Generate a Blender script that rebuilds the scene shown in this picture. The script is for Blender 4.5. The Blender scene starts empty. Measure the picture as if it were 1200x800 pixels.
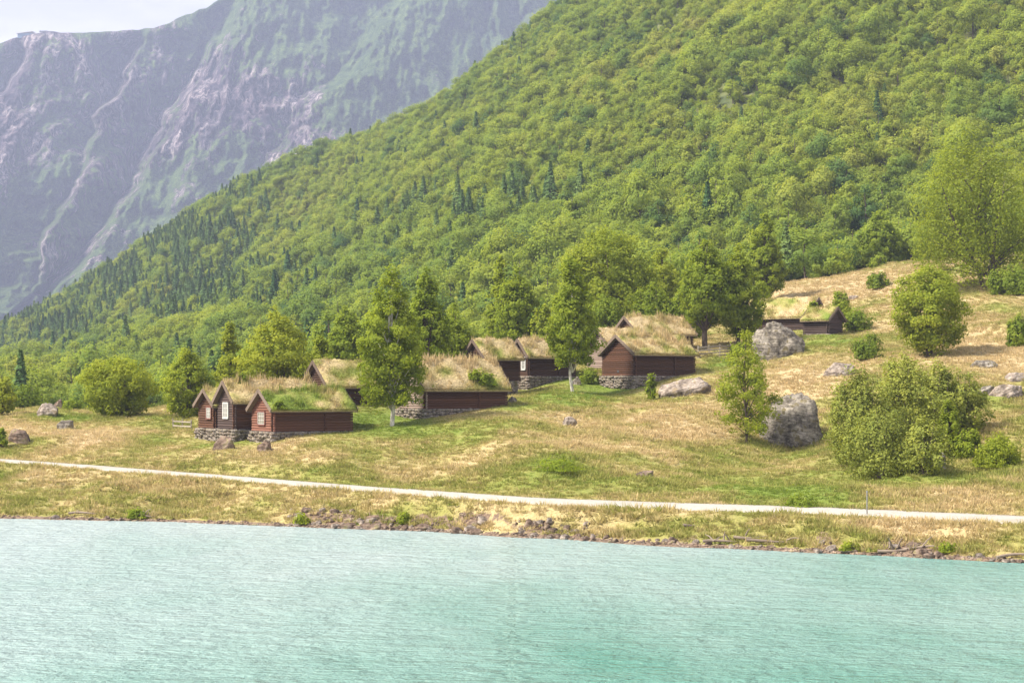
import bpy, bmesh, math, random
import numpy as np
from mathutils import Vector, Matrix

random.seed(7)
RNG = np.random.default_rng(7)
SC = bpy.context.scene
COL = SC.collection
R = math.radians

# ------------------------------------------------------------------ camera
F, H, HOR = 2000.0, 10.0, 455.0          # focal length in photo pixels, eye height, horizon row (1200x800 photo)
cam_d = bpy.data.cameras.new('camera')
cam_d.sensor_width = 36.0
cam_d.lens = F / 1200 * 36
cam_d.shift_y = (HOR - 400) / 1200
cam_d.clip_start = 1.0
cam_d.clip_end = 20000
cam = bpy.data.objects.new('camera', cam_d)
COL.objects.link(cam)
cam.location = (0, 0, H)
cam.rotation_euler = (R(90), 0, 0)
SC.camera = cam

# ------------------------------------------------------------------ world, sun, exposure
SUN_EL, SUN_AZ = R(48), R(-108)           # azimuth measured from +Y clockwise
SC.view_settings.view_transform = 'Standard'
SC.view_settings.look = 'None'
SC.view_settings.gamma = 1
SC.view_settings.exposure = 1.66
world = bpy.data.worlds.new('World')
SC.world = world
world.use_nodes = True
nt = world.node_tree
bg = nt.nodes['Background']
sky = nt.nodes.new('ShaderNodeTexSky')
sky.sky_type = 'NISHITA'
sky.sun_disc = False
sky.sun_elevation = SUN_EL
sky.sun_rotation = SUN_AZ
tc = nt.nodes.new('ShaderNodeTexCoord')
mp = nt.nodes.new('ShaderNodeMapping')
mp.inputs['Scale'].default_value = (1.0, 1.0, 3.5)
mp.inputs['Location'].default_value = (.35, .2, 0)
nz = nt.nodes.new('ShaderNodeTexNoise')
nz.inputs['Scale'].default_value = 5.0
nz.inputs['Detail'].default_value = 6
nz.inputs['Roughness'].default_value = 0.55
cr = nt.nodes.new('ShaderNodeValToRGB')
cr.color_ramp.elements[0].position = 0.38
cr.color_ramp.elements[0].color = (2.35, 2.28, 2.38, 1)
cr.color_ramp.elements[1].position = 0.68
cr.color_ramp.elements[1].color = (4.2, 4.0, 3.98, 1)
mx = nt.nodes.new('ShaderNodeMixRGB')
mx.inputs['Fac'].default_value = 0.93
nt.links.new(tc.outputs['Generated'], mp.inputs['Vector'])
nt.links.new(mp.outputs['Vector'], nz.inputs['Vector'])
nt.links.new(nz.outputs['Fac'], cr.inputs['Fac'])
nt.links.new(sky.outputs['Color'], mx.inputs['Color1'])
nt.links.new(cr.outputs['Color'], mx.inputs['Color2'])
nt.links.new(mx.outputs['Color'], bg.inputs['Color'])
bg.inputs['Strength'].default_value = 0.12

sl = bpy.data.lights.new('sun', 'SUN')
sl.energy = 3.8
sl.angle = R(11)
sl.color = (1.0, 0.91, 0.77)
sun = bpy.data.objects.new('sun', sl)
COL.objects.link(sun)
sd = Vector((math.sin(SUN_AZ) * math.cos(SUN_EL), math.cos(SUN_AZ) * math.cos(SUN_EL), math.sin(SUN_EL)))
sun.rotation_euler = (-sd).to_track_quat('-Z', 'Y').to_euler()

# ------------------------------------------------------------------ noise
def _h(ix, iy, iz, seed):
    n = (ix.astype(np.int64) * 374761393 + iy.astype(np.int64) * 668265263 + iz.astype(np.int64) * 2147483647 // 7 + seed * 974711) & 0xffffffff
    n = ((n ^ (n >> 13)) * 1274126177) & 0xffffffff
    n = ((n ^ (n >> 15)) * 2246822519) & 0xffffffff
    return ((n ^ (n >> 16)) & 0xffffff) / float(0xffffff) * 2 - 1

def vnoise(x, y, z=0.0, seed=0):
    x = np.asarray(x, float); y = np.asarray(y, float); z = np.asarray(z, float) + 0 * x
    ix, iy, iz = np.floor(x), np.floor(y), np.floor(z)
    fx, fy, fz = x - ix, y - iy, z - iz
    sx, sy, sz = fx * fx * (3 - 2 * fx), fy * fy * (3 - 2 * fy), fz * fz * (3 - 2 * fz)
    def L(a, b, t): return a + (b - a) * t
    r = 0
    c = [[[_h(ix + i, iy + j, iz + k, seed) for k in (0, 1)] for j in (0, 1)] for i in (0, 1)]
    a = L(L(c[0][0][0], c[1][0][0], sx), L(c[0][1][0], c[1][1][0], sx), sy)
    b = L(L(c[0][0][1], c[1][0][1], sx), L(c[0][1][1], c[1][1][1], sx), sy)
    return L(a, b, sz)

def fbm(x, y, z=0.0, oct=4, seed=0, rough=0.5):
    s, a, t = 0, 1.0, 0
    for o in range(oct):
        s = s + a * vnoise(x * 2 ** o, y * 2 ** o, np.asarray(z) * 2 ** o, seed + o * 17)
        t += a; a *= rough
    return s / t

def smooth(a, b, x):
    t = np.clip((x - a) / (b - a), 0, 1)
    return t * t * (3 - 2 * t)

# ------------------------------------------------------------------ mesh helpers
def mk_mesh(name, V, Fc, mats=(), attrs=None, matidx=None, smooth_=False):
    me = bpy.data.meshes.new(name)
    V = np.asarray(V, np.float32)
    if isinstance(Fc, np.ndarray):
        n, k = Fc.shape
        me.vertices.add(len(V)); me.vertices.foreach_set('co', V.ravel())
        me.loops.add(n * k); me.loops.foreach_set('vertex_index', Fc.astype(np.int32).ravel())
        me.polygons.add(n); me.polygons.foreach_set('loop_start', np.arange(0, n * k, k, dtype=np.int32))
        me.update(calc_edges=True)
    else:
        me.from_pydata([tuple(v) for v in V.tolist()], [], [list(f) for f in Fc])
        me.update()
    for m in mats: me.materials.append(m)
    if matidx is not None: me.polygons.foreach_set('material_index', np.asarray(matidx, np.int32))
    if smooth_: me.polygons.foreach_set('use_smooth', np.ones(len(me.polygons), bool))
    for k_, (dom, arr) in (attrs or {}).items():
        a = me.attributes.new(k_, 'FLOAT', dom)
        a.data.foreach_set('value', np.asarray(arr, np.float32))
    return me

def tag(o, label=None, cat=None, group=None, kind=None):
    if label: o['label'] = label
    if cat: o['category'] = cat
    if group: o['group'] = group
    if kind: o['kind'] = kind
    return o

def link(name, me, parent=None, loc=None, rz=0.0):
    o = bpy.data.objects.new(name, me)
    COL.objects.link(o)
    if parent is not None: o.parent = parent
    if loc is not None: o.location = loc
    if rz: o.rotation_euler = (0, 0, rz)
    return o

class MB:
    """collects simple solids into one mesh"""
    def __init__(s): s.V = []; s.F = []
    def add(s, V, Fc):
        b = len(s.V); s.V += [tuple(v) for v in V]; s.F += [[i + b for i in f] for f in Fc]; return s
    def box(s, x0, y0, z0, x1, y1, z1):
        V = [(x, y, z) for z in (z0, z1) for y in (y0, y1) for x in (x0, x1)]
        return s.add(V, [(0, 2, 3, 1), (4, 5, 7, 6), (0, 1, 5, 4), (2, 6, 7, 3), (0, 4, 6, 2), (1, 3, 7, 5)])
    def beam(s, p0, p1, w, h, up=(0, 0, 1)):
        p0, p1 = Vector(p0), Vector(p1); d = (p1 - p0).normalized(); u = Vector(up)
        sdir = d.cross(u).normalized(); u = sdir.cross(d).normalized()
        V = []
        for p in (p0, p1):
            for a, b in ((-1, -1), (1, -1), (1, 1), (-1, 1)): V.append(p + sdir * a * w / 2 + u * b * h / 2)
        return s.add(V, [(0, 1, 2, 3), (7, 6, 5, 4), (0, 4, 5, 1), (1, 5, 6, 2), (2, 6, 7, 3), (3, 7, 4, 0)])
    def tube(s, pts, rad, n=6):
        pts = [Vector(p) for p in pts]; V = []; Fc = []
        for i, p in enumerate(pts):
            d = (pts[min(i + 1, len(pts) - 1)] - pts[max(i - 1, 0)]).normalized()
            a = d.orthogonal().normalized() if abs(d.z) < .95 else Vector((1, 0, 0)); a = (a - d * a.dot(d)).normalized(); b = d.cross(a)
            for k in range(n):
                t = 2 * math.pi * k / n; V.append(p + (a * math.cos(t) + b * math.sin(t)) * rad[i])
        for i in range(len(pts) - 1):
            for k in range(n):
                k2 = (k + 1) % n; Fc.append((i * n + k, i * n + k2, (i + 1) * n + k2, (i + 1) * n + k))
        Fc.append(tuple(reversed(range(n)))); Fc.append(tuple(range((len(pts) - 1) * n, len(pts) * n)))
        return s.add(V, Fc)
    def mesh(s, name, mat): return mk_mesh(name, s.V, s.F, [mat])
    def build(s, name, mat, parent=None): return link(name, s.mesh(name, mat), parent)

# ------------------------------------------------------------------ materials
def new_mat(name):
    m = bpy.data.materials.new(name); m.use_nodes = True
    t = m.node_tree; b = t.nodes['Principled BSDF']
    return m, t, b

def N(t, typ, **kw):
    n = t.nodes.new(typ)
    for k, v in kw.items():
        if k in n.inputs: n.inputs[k].default_value = v
        else: setattr(n, k, v)
    return n

def ramp(t, fac, stops):
    r = t.nodes.new('ShaderNodeValToRGB'); e = r.color_ramp.elements
    while len(e) < len(stops): e.new(0.5)
    for i, (p, c) in enumerate(stops): e[i].position = p; e[i].color = (*c, 1)
    t.links.new(fac, r.inputs['Fac']); return r.outputs['Color']

def noise(t, scale, detail=4, rough=0.55, vec=None, stretch=None, obj=False):
    if vec is None:
        if obj: vec = N(t, 'ShaderNodeTexCoord').outputs['Object']
        else: vec = N(t, 'ShaderNodeNewGeometry').outputs['Position']
    if stretch is not None:
        mp_ = N(t, 'ShaderNodeMapping'); mp_.inputs['Scale'].default_value = stretch
        t.links.new(vec, mp_.inputs['Vector']); vec = mp_.outputs['Vector']
    n = N(t, 'ShaderNodeTexNoise', Scale=scale, Detail=detail, Roughness=rough)
    t.links.new(vec, n.inputs['Vector']); return n.outputs['Fac']

def mathn(t, op, a, b=None, clamp=False):
    m = t.nodes.new('ShaderNodeMath'); m.operation = op; m.use_clamp = clamp
    for i, v in enumerate((a, b)):
        if v is None: continue
        if isinstance(v, (int, float)): m.inputs[i].default_value = v
        else: t.links.new(v, m.inputs[i])
    return m.outputs[0]

def bump(t, b, h, strength, dist):
    n = N(t, 'ShaderNodeBump', Strength=strength, Distance=dist)
    t.links.new(h, n.inputs['Height']); t.links.new(n.outputs['Normal'], b.inputs['Normal'])

def mixc(t, fac, c1, c2, mode='MIX'):
    m = t.nodes.new('ShaderNodeMixRGB'); m.blend_type = mode
    for i, v in zip(('Fac', 'Color1', 'Color2'), (fac, c1, c2)):
        if isinstance(v, (int, float)): m.inputs[i].default_value = v
        elif isinstance(v, tuple): m.inputs[i].default_value = (*v, 1)
        else: t.links.new(v, m.inputs[i])
    return m.outputs['Color']

GRASS_STOPS = [(0.0, (0.51, 0.415, 0.25)), (0.3, (0.44, 0.37, 0.185)), (0.5, (0.32, 0.305, 0.105)), (0.72, (0.225, 0.26, 0.06)), (1.0, (0.165, 0.235, 0.04))]

def grass_mat(name, inst, noisy):
    m, t, b = new_mat(name)
    a = N(t, 'ShaderNodeAttribute', attribute_name='tone', attribute_type='INSTANCER' if inst else 'GEOMETRY')
    f = a.outputs['Fac']
    if noisy:
        n1 = noise(t, 0.9, 6, 0.65, stretch=(1, .5, 1))
        f = mathn(t, 'ADD', f, mathn(t, 'MULTIPLY', mathn(t, 'SUBTRACT', n1, .5), 0.55))
        n2 = noise(t, 5.0, 3, 0.6)
    c = ramp(t, f, GRASS_STOPS)
    if noisy:
        c = mixc(t, 0.5, c, ramp(t, n2, [(0.35, (.30, .26, .2)), (.65, (.92, .88, .82))]), 'MULTIPLY')
        e = N(t, 'ShaderNodeAttribute', attribute_name='earth').outputs['Fac']
        ef = mathn(t, 'ADD', e, mathn(t, 'MULTIPLY', mathn(t, 'SUBTRACT', n1, .5), 1.6))
        c = mixc(t, ramp(t, ef, [(.42, (0, 0, 0)), (.6, (1, 1, 1))]), c, ramp(t, n2, [(.3, (.09, .06, .045)), (.7, (.26, .19, .14))]))
        bump(t, b, n2, 0.8, 0.25)
    else:
        v = N(t, 'ShaderNodeAttribute', attribute_name='var').outputs['Fac']
        c = mixc(t, 1.0, c, ramp(t, v, [(0, (.8, .8, .76)), (1, (1.35, 1.3, 1.22))]), 'MULTIPLY')
    t.links.new(c, b.inputs['Base Color'])
    b.inputs['Roughness'].default_value = 0.85
    b.inputs['Specular IOR Level'].default_value = 0.15
    if not noisy:      # thin blades let light through
        tr = N(t, 'ShaderNodeBsdfTranslucent'); ms = N(t, 'ShaderNodeMixShader'); ms.inputs[0].default_value = .42
        t.links.new(c, tr.inputs['Color']); t.links.new(b.outputs[0], ms.inputs[1]); t.links.new(tr.outputs[0], ms.inputs[2])
        t.links.new(ms.outputs[0], t.nodes['Material Output'].inputs['Surface'])
    return m

M_MEADOW = grass_mat('meadow_grass', False, True)
M_TUFT = grass_mat('grass_tufts', True, False)
M_SOD = grass_mat('sod_turf', False, True)
M_SODGRASS = grass_mat('sod_grass_blades', False, False)

def leaf_mat(name, stops, inst=True, trans=0.35):
    m, t, b = new_mat(name)
    a = N(t, 'ShaderNodeAttribute', attribute_name='tint', attribute_type='INSTANCER' if inst else 'OBJECT').outputs['Fac']
    v = N(t, 'ShaderNodeAttribute', attribute_name='var').outputs['Fac']
    c = ramp(t, a, stops)
    c = mixc(t, 1.0, c, ramp(t, v, [(0, (.72, .78, .8)), (.5, (1, 1, 1)), (1, (1.32, 1.22, 1.1))]), 'MULTIPLY')
    d = N(t, 'ShaderNodeBsdfDiffuse'); tr = N(t, 'ShaderNodeBsdfTranslucent'); mxs = N(t, 'ShaderNodeMixShader'); mxs.inputs[0].default_value = trans
    t.links.new(c, d.inputs['Color'])
    c2 = mixc(t, 1.0, c, (1.15, 1.1, .6), 'MULTIPLY'); t.links.new(c2, tr.inputs['Color'])
    t.links.new(d.outputs[0], mxs.inputs[1]); t.links.new(tr.outputs[0], mxs.inputs[2])
    t.nodes.remove(b)
    t.links.new(mxs.outputs[0], t.nodes['Material Output'].inputs['Surface'])
    return m

M_LEAF = leaf_mat('birch_leaves', [(0, (.12, .18, .035)), (.35, (.195, .265, .045)), (.7, (.235, .30, .04)), (1, (.30, .345, .05))], trans=.55)
M_FLEAF = leaf_mat('forest_leaves', [(0, (.10, .175, .06)), (.3, (.18, .26, .055)), (.6, (.27, .335, .055)), (.85, (.315, .345, .075)), (1, (.36, .33, .11))], trans=.5)
M_SPRUCE = leaf_mat('spruce_needles', [(0, (.065, .13, .05)), (.5, (.11, .18, .06)), (1, (.16, .23, .07))], trans=.2)

M_OLIVE = leaf_mat('willow_leaves', [(0, (.13, .17, .04)), (.5, (.225, .26, .06)), (1, (.32, .355, .08))], trans=.4)
def bark_mat(name, c1, c2, scale, spots=None):
    m, t, b = new_mat(name)
    n = noise(t, scale, 5, .6, obj=True, stretch=(1, 1, .35))
    c = ramp(t, n, [(.35, c1), (.65, c2)])
    t.links.new(c, b.inputs['Base Color']); b.inputs['Roughness'].default_value = .9
    bump(t, b, n, .5, .03)
    return m
M_BARK = bark_mat('brown_bark', (.05, .035, .025), (.14, .11, .085), 6)
M_BIRCH = bark_mat('birch_bark', (.24, .22, .19), (.78, .74, .68), 5)

def rock_mat(name, base, dark, pale, lichen):
    m, t, b = new_mat(name)
    n1 = noise(t, .7, 6, .65, obj=True); n2 = noise(t, 2.2, 6, .7, obj=True); n3 = noise(t, 1.4, 4, .5, obj=True)
    c = ramp(t, n1, [(.36, dark), (.5, base), (.64, pale)])
    c = mixc(t, ramp(t, n2, [(.5, (0, 0, 0)), (.58, (1, 1, 1))]), c, mixc(t, .45, c, pale), 'MIX')
    c = mixc(t, ramp(t, n2, [(.38, (1, 1, 1)), (.46, (0, 0, 0))]), c, mixc(t, .5, c, dark), 'MIX')
    c = mixc(t, ramp(t, n3, [(.57, (0, 0, 0)), (.64, (1, 1, 1))]), c, lichen, 'MIX')
    t.links.new(c, b.inputs['Base Color']); b.inputs['Roughness'].default_value = .92
    b.inputs['Specular IOR Level'].default_value = .2
    st = noise(t, 1.6, 5, .65, obj=True, stretch=(.5, .5, 3.2))
    c2 = mixc(t, .75, c, ramp(t, st, [(.36, (.45, .42, .4)), (.5, (1, 1, 1)), (.64, (1.45, 1.42, 1.38))]), 'MULTIPLY')
    t.links.new(c2, b.inputs['Base Color'])
    bump(t, b, mathn(t, 'ADD', n2, st), 1.0, .16)
    return m
M_ROCK = rock_mat('grey_rock', (.165, .148, .125), (.05, .044, .037), (.37, .34, .295), (.14, .12, .07))
M_PALEROCK = rock_mat('pale_rock', (.25, .21, .18), (.075, .06, .05), (.40, .35, .31), (.25, .2, .14))
M_SHORE = rock_mat('shore_rock_brown', (.17, .12, .09), (.045, .034, .03), (.28, .225, .185), (.2, .17, .09))

def wood_mat(name, c, c2, stretch=(.6, 6, 6), rough=.85):
    m, t, b = new_mat(name)
    n = noise(t, 2.0, 5, .65, stretch=stretch, obj=True)
    oi = N(t, 'ShaderNodeObjectInfo').outputs['Random']
    f = mathn(t, 'ADD', mathn(t, 'MULTIPLY', n, .75), mathn(t, 'MULTIPLY', oi, .28))
    cc = ramp(t, f, [(.25, c2), (.72, c)])
    t.links.new(cc, b.inputs['Base Color']); b.inputs['Roughness'].default_value = rough
    b.inputs['Specular IOR Level'].default_value = .2
    bump(t, b, n, .4, .03)
    return m
W_RED_LIT = wood_mat('red_logs_lit', (.25, .118, .084), (.12, .052, .036))  # paler red for the front gable, side light put into the colour
W_REDBR = wood_mat('red_brown_logs', (.125, .060, .036), (.046, .024, .015))
W_DARK = wood_mat('tarred_dark_logs', (.095, .066, .06), (.04, .028, .025))
W_BROWN = wood_mat('dark_brown_logs', (.085, .046, .030), (.035, .021, .015))
W_GREY = wood_mat('weathered_grey_logs', (.36, .28, .24), (.16, .115, .095))
W_BOARD = wood_mat('weathered_boards', (.20, .155, .125), (.08, .058, .045))
W_FENCE = wood_mat('grey_fence_wood', (.40, .35, .29), (.2, .17, .14))
W_DRIFT = wood_mat('bleached_driftwood', (.27, .22, .175), (.13, .1, .08))
def flat(name, c, rough=.7, metal=0):
    m, t, b = new_mat(name)
    n = noise(t, 3, 3, .6, obj=True)
    t.links.new(ramp(t, n, [(.3, tuple(x * .82 for x in c)), (.7, tuple(min(1, x * 1.08) for x in c))]), b.inputs['Base Color'])
    b.inputs['Roughness'].default_value = rough; b.inputs['Metallic'].default_value = metal
    return m
M_WHITE = flat('white_window_paint', (.52, .52, .5), .5)
M_BROWNP = flat('brown_window_paint', (.16, .06, .045), .6)
M_PANE = flat('window_pane_pale', (.27, .27, .26), .08)
M_PANED = flat('window_pane_beige', (.2, .18, .15), .08)
M_STEEL = flat('galvanised_steel', (.3, .3, .3), .4, .6)
M_CONC = flat('pale_concrete', (.6, .58, .56), .8)
M_GLASSB = flat('blue_facade_glass', (.10, .20, .30), .1)
M_ROOFD = flat('dark_roofing', (.06, .06, .07), .7)

# ------------------------------------------------------------------ terrain function
# each control point: photo column, photo row (or ('z', height)), distance
CT = []
def c(px, py, D): CT.append((px, py, D))
def cz(px, z, D): CT.append((px, HOR - (z - H) / D * F, D))
SHORE = [(-450, 597), (-200, 603), (0, 607), (150, 610), (340, 616.5), (500, 622), (650, 631), (850, 642), (1000, 649), (1200, 659), (1400, 671), (1700, 690)]
def shore_row(px): return np.interp(px, [a for a, _ in SHORE], [b for _, b in SHORE])
def shore_D(px): return H * F / (shore_row(px) - HOR)
for px, py in SHORE:
    D = H * F / (py - HOR)
    cz(px, 0, D); cz(px, -1.2, D - 6); cz(px, -2.6, D - 16); cz(px, 0.75, D + 2.5)
ROAD = [(-450, 521, 4.2), (-200, 528, 3.8), (0, 540, 3.3), (120, 548.5, 2.95), (240, 558, 2.6), (400, 571, 2.3), (640, 588, 2.0), (800, 593.5, 1.9), (940, 598, 1.8), (1200, 609.5, 1.7), (1400, 618, 1.6), (1700, 632, 1.5)]
_g = np.linspace(-450, 1700, 431)
_rz = np.interp(_g, [r[0] for r in ROAD], [r[2] for r in ROAD])
_rr = np.interp(_g, [r[0] for r in ROAD], [r[1] for r in ROAD])
_rD = (H - _rz) * F / (_rr - HOR)
_k = np.ones(21) / 21
_rD = np.convolve(np.pad(_rD, 10, 'edge'), _k, 'valid'); _rz = np.convolve(np.pad(_rz, 10, 'edge'), _k, 'valid')
def road_at(px): return np.interp(px, _g, _rD), np.interp(px, _g, _rz)
ROAD_W, ROAD_T = 4.5, 0.035
for px, _, _ in ROAD:
    D, z = road_at(px); cz(px, float(z), float(D)); cz(px, float(z) + .35, float(D) + 4)
for p in [(0, 518, 168), (0, 490, 192), (50, 478, 212), (100, 527, 161), (100, 505, 176), (150, 491, 190), (200, 482, 203), (-200, 480, 200), (-200, 505, 185),
          (225, 519, 164.5), (250, 518.5, 163), (275, 518, 159.5), (292, 521, 157), (320, 519, 154.5), (350, 512, 155.5), (406, 506, 159), (250, 533, 150), (320, 545, 146),
          (400, 540, 142), (460, 500, 160), (385, 478, 171), (430, 475, 173), (471, 493, 166), (498, 491, 164), (530, 486, 166), (594, 475, 169.5), (600, 535, 140), (600, 505, 152), (603, 460, 193), 
          (660, 492, 163), (620, 458, 192.5), (650, 449, 194), (680, 442, 197), (680, 462, 180), (709, 461, 189), (744, 457, 186.5), (775, 447, 189), (818, 432, 196), (770, 470, 178),
          (850, 418, 212), (800, 463, 178), (800, 520, 150), (800, 558, 134), (920, 417, 204), (930, 386, 232), (970, 392, 221), (1000, 392, 224),
          (925, 526, 158), (960, 350, 266), (900, 337, 285), (1000, 318, 290), (1060, 306, 296), (1150, 336, 245), (1200, 332, 248), (1250, 330, 250),
          (1200, 302, 300), (1090, 420, 190), (1000, 435, 184), (1180, 400, 200), (1180, 462, 162), (1100, 550, 134), (1000, 573, 124), (1190, 560, 127),
          (1050, 500, 150), (880, 520, 154), (1400, 440, 170), (1400, 340, 240), (1400, 310, 300), (1600, 420, 170), (880, 570, 130), (740, 405, 212), (500, 575, 134), (60, 541, 158)]:
    c(*p)
for p in [(-400, 3, 300), (-400, 6, 500), (0, 3.2, 300), (0, 5, 450), (100, 4.5, 260), (200, 5, 300), (200, 9, 430), (400, 9.5, 230), (400, 12, 300), (500, 11, 240), (500, 15, 320), (600, 14, 240), (640, 17, 300), (750, 17, 245), (750, 20, 290), (850, 22, 270), (850, 25, 310), (1000, 30, 330), (1150, 33, 330), (1300, 33, 330), (1600, 34, 330), (100, -1, 215 + 60)]:
    cz(*p)
CT.pop()
FOREST_CT = [(1200, 8, 520), (1200, 155, 420), (1200, 262, 360), (900, 8, 600), (900, 158, 480), (900, 262, 390), (665, 14, 850), (665, 108, 650), (665, 205, 520), (665, 290, 420),
             (400, 176, 1000), (400, 262, 750), (400, 350, 540), (400, 405, 410), (200, 284, 1150), (200, 350, 850), (200, 410, 600), (0, 398, 1300), (0, 432, 900), (0, 462, 600),
             (-200, 440, 1300), (-200, 456, 800), (-420, 450, 1300), (1400, 8, 480), (1400, 170, 370), (1620, 10, 460), (1620, 190, 360), (300, 219, 1070), (500, 139, 930), (592, 74, 880), (800, -40, 760), (1000, -60, 640), (1200, -80, 600), (1450, -90, 560)]
for p in FOREST_CT: c(*p)
SKYLINE = [(-420, 450, 1300), (-200, 440, 1300), (0, 398, 1300), (200, 284, 1150), (300, 219, 1070), (400, 176, 1000), (500, 139, 930), (592, 74, 880), (665, 14, 850), (800, -90, 800), (1000, -150, 720), (1620, -200, 640)]
for px, py, D in SKYLINE:
    CT.append((px, py + 26, D * 1.13)); CT.append((px, py + 95, D * 1.32))
def skyline_D(px): return np.interp(px, [s[0] for s in SKYLINE], [s[2] for s in SKYLINE])

def _uv(px, D): return np.asarray(px, float) / 300.0, np.log(np.asarray(D, float)) * 3.2
def _k2(r2): return np.where(r2 > 1e-12, r2 * np.log(r2 + 1e-12), 0)
_cu, _cv = _uv([p[0] for p in CT], [p[2] for p in CT]); _val = np.array([p[1] for p in CT], float)
_n = len(CT); _A = np.zeros((_n + 3, _n + 3))
_A[:_n, :_n] = _k2((_cu[:, None] - _cu) ** 2 + (_cv[:, None] - _cv) ** 2) + np.eye(_n) * 0.004
_P = np.stack([np.ones(_n), _cu, _cv], 1); _A[:_n, _n:] = _P; _A[_n:, :_n] = _P.T
_w = np.linalg.solve(_A, np.concatenate([_val, np.zeros(3)]))
def tps(px, D):
    u, v = _uv(px, D); u, v = np.broadcast_arrays(u, v); sh = u.shape; u = u.ravel(); v = v.ravel(); out = np.empty(len(u))
    for i in range(0, len(u), 40000):
        a, b_ = u[i:i + 40000], v[i:i + 40000]
        out[i:i + 40000] = _k2((a[:, None] - _cu) ** 2 + (b_[:, None] - _cv) ** 2) @ _w[:_n] + _w[_n] + _w[_n + 1] * a + _w[_n + 2] * b_
    return out.reshape(sh)

HOUSES = [(240, 165, 6), (275, 160, 6), (320, 156, 6), (370, 157, 7), (385, 173, 6), (500, 165, 7), (560, 170, 7), (575, 187, 6), (620, 194, 5), (650, 196, 5), (740, 188, 8), (800, 192, 7), (940, 230, 8), (975, 223, 6)]
def zfun(px, D):
    px = np.asarray(px, float); D = np.asarray(D, float)
    z = H + (HOR - tps(px, D)) / F * D
    X = (px - 600) / F * D
    rD, rz = road_at(px)
    off = D - rD
    near = 1
    for hx, hd, hr in HOUSES: near = near * (1 - np.exp(-(((px - hx) / F * D) ** 2 + (D - hd) ** 2) / hr ** 2))
    a_ = near * smooth(2.5, 9, np.abs(off)) * smooth(0, 8, D - shore_D(px) + 1)
    z = z + a_ * (fbm(X / 9, D / 11, oct=3, seed=3) * .75 + fbm(X / 2.6, D / 3.2, oct=3, seed=9) * .42)
    bank = smooth(-1, 3, D - shore_D(px)) * smooth(-2, -4.5, off)
    z = z + bank * fbm(X / 2.2, D / 2.2, oct=3, seed=21) * .45
    far_ = smooth(320, 500, D)
    z = z + far_ * (fbm(X / 60, D / 60, oct=4, seed=5) * 7)
    k = smooth(ROAD_W / 2 + .6, ROAD_W / 2 + 3.0, np.abs(off))
    return z * k + (rz + ROAD_T * off) * (1 - k)

def earth_fn(px, D, z):
    row = HOR - (z - H) / np.asarray(D) * F; e = 0
    for bx, by, rx, ry, a in [(385, 606, 50, 11, .8), (460, 611, 50, 9, .75), (505, 608, 30, 8, .4), (585, 606, 24, 7, .45), (550, 608, 26, 12, .8), (630, 617, 34, 10, .8), (690, 627, 50, 5, .5), (965, 632, 14, 12, .9), (1058, 640, 30, 10, .9), (1100, 645, 60, 8, .6), (800, 632, 60, 8, .35)]:
        e = e + a * np.exp(-((px - bx) / rx) ** 2 - ((row - by) / ry) ** 2)
    return np.clip(e + smooth(.22, .05, z), 0, 1)

def gz(X, Y):
    """ground height at a world point"""
    return float(zfun(600 + X / Y * F, Y))
_Dg = np.exp(np.linspace(math.log(96), math.log(330), 900))
def ground_px(px, py):
    """the nearest ground point seen at a photo pixel"""
    z = zfun(np.full(900, float(px)), _Dg); row = HOR - (z - H) / _Dg * F
    idx = np.where(row <= py)[0]
    i = idx[0] if len(idx) else int(np.argmin(row))
    D = _Dg[i]; return Vector(((px - 600) / F * D, D, z[i]))

BLOBS = [(450, 488, 55, 12, .45), (700, 455, 60, 14, .55), (640, 470, 60, 12, .5), (500, 500, 90, 14, .25), (85, 489, 40, 6, .5), (175, 515, 40, 9, .35), (850, 425, 30, 10, .45),
         (655, 545, 50, 22, .3), (570, 530, 70, 22, .15), (960, 398, 35, 12, .3), (420, 493, 30, 8, .4), (930, 578, 60, 12, .4), (1020, 545, 60, 20, .25), (1160, 545, 50, 15, .2), (1060, 440, 60, 25, .15), (300, 550, 60, 8, .25),
         (450, 600, 120, 16, .1), (850, 615, 80, 12, .25), (1000, 625, 50, 12, .25), (100, 580, 120, 14, .15),
         (1000, 340, 120, 18, -.5), (1150, 395, 70, 28, -.45), (1110, 582, 90, 13, -.4), (930, 440, 70, 22, -.45), (840, 495, 70, 20, -.3), (110, 512, 70, 12, -.4), (20, 500, 50, 8, -.2), (330, 528, 60, 10, -.3),
         (800, 510, 90, 10, -.25), (215, 480, 50, 6, -.4), (1060, 625, 60, 14, -.35), (470, 520, 60, 8, -.2), (700, 520, 90, 9, -.2), (1200, 430, 60, 30, -.3), (60, 560, 60, 10, -.1)]
def tone_fn(px, D, z):
    px = np.asarray(px, float); X = (px - 600) / F * D; row = HOR - (z - H) / D * F
    t = .46 + .40 * fbm(X / 13, D / 9, oct=3, seed=31) + .36 * fbm(X / 3.2, D / 3.0, oct=3, seed=33)
    for bx, by, rx, ry, a in BLOBS:
        t = t + 1.0 * a * np.exp(-((px - bx) / rx) ** 2 - ((row - by) / ry) ** 2)
    return np.clip(t, 0, 1)

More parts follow.
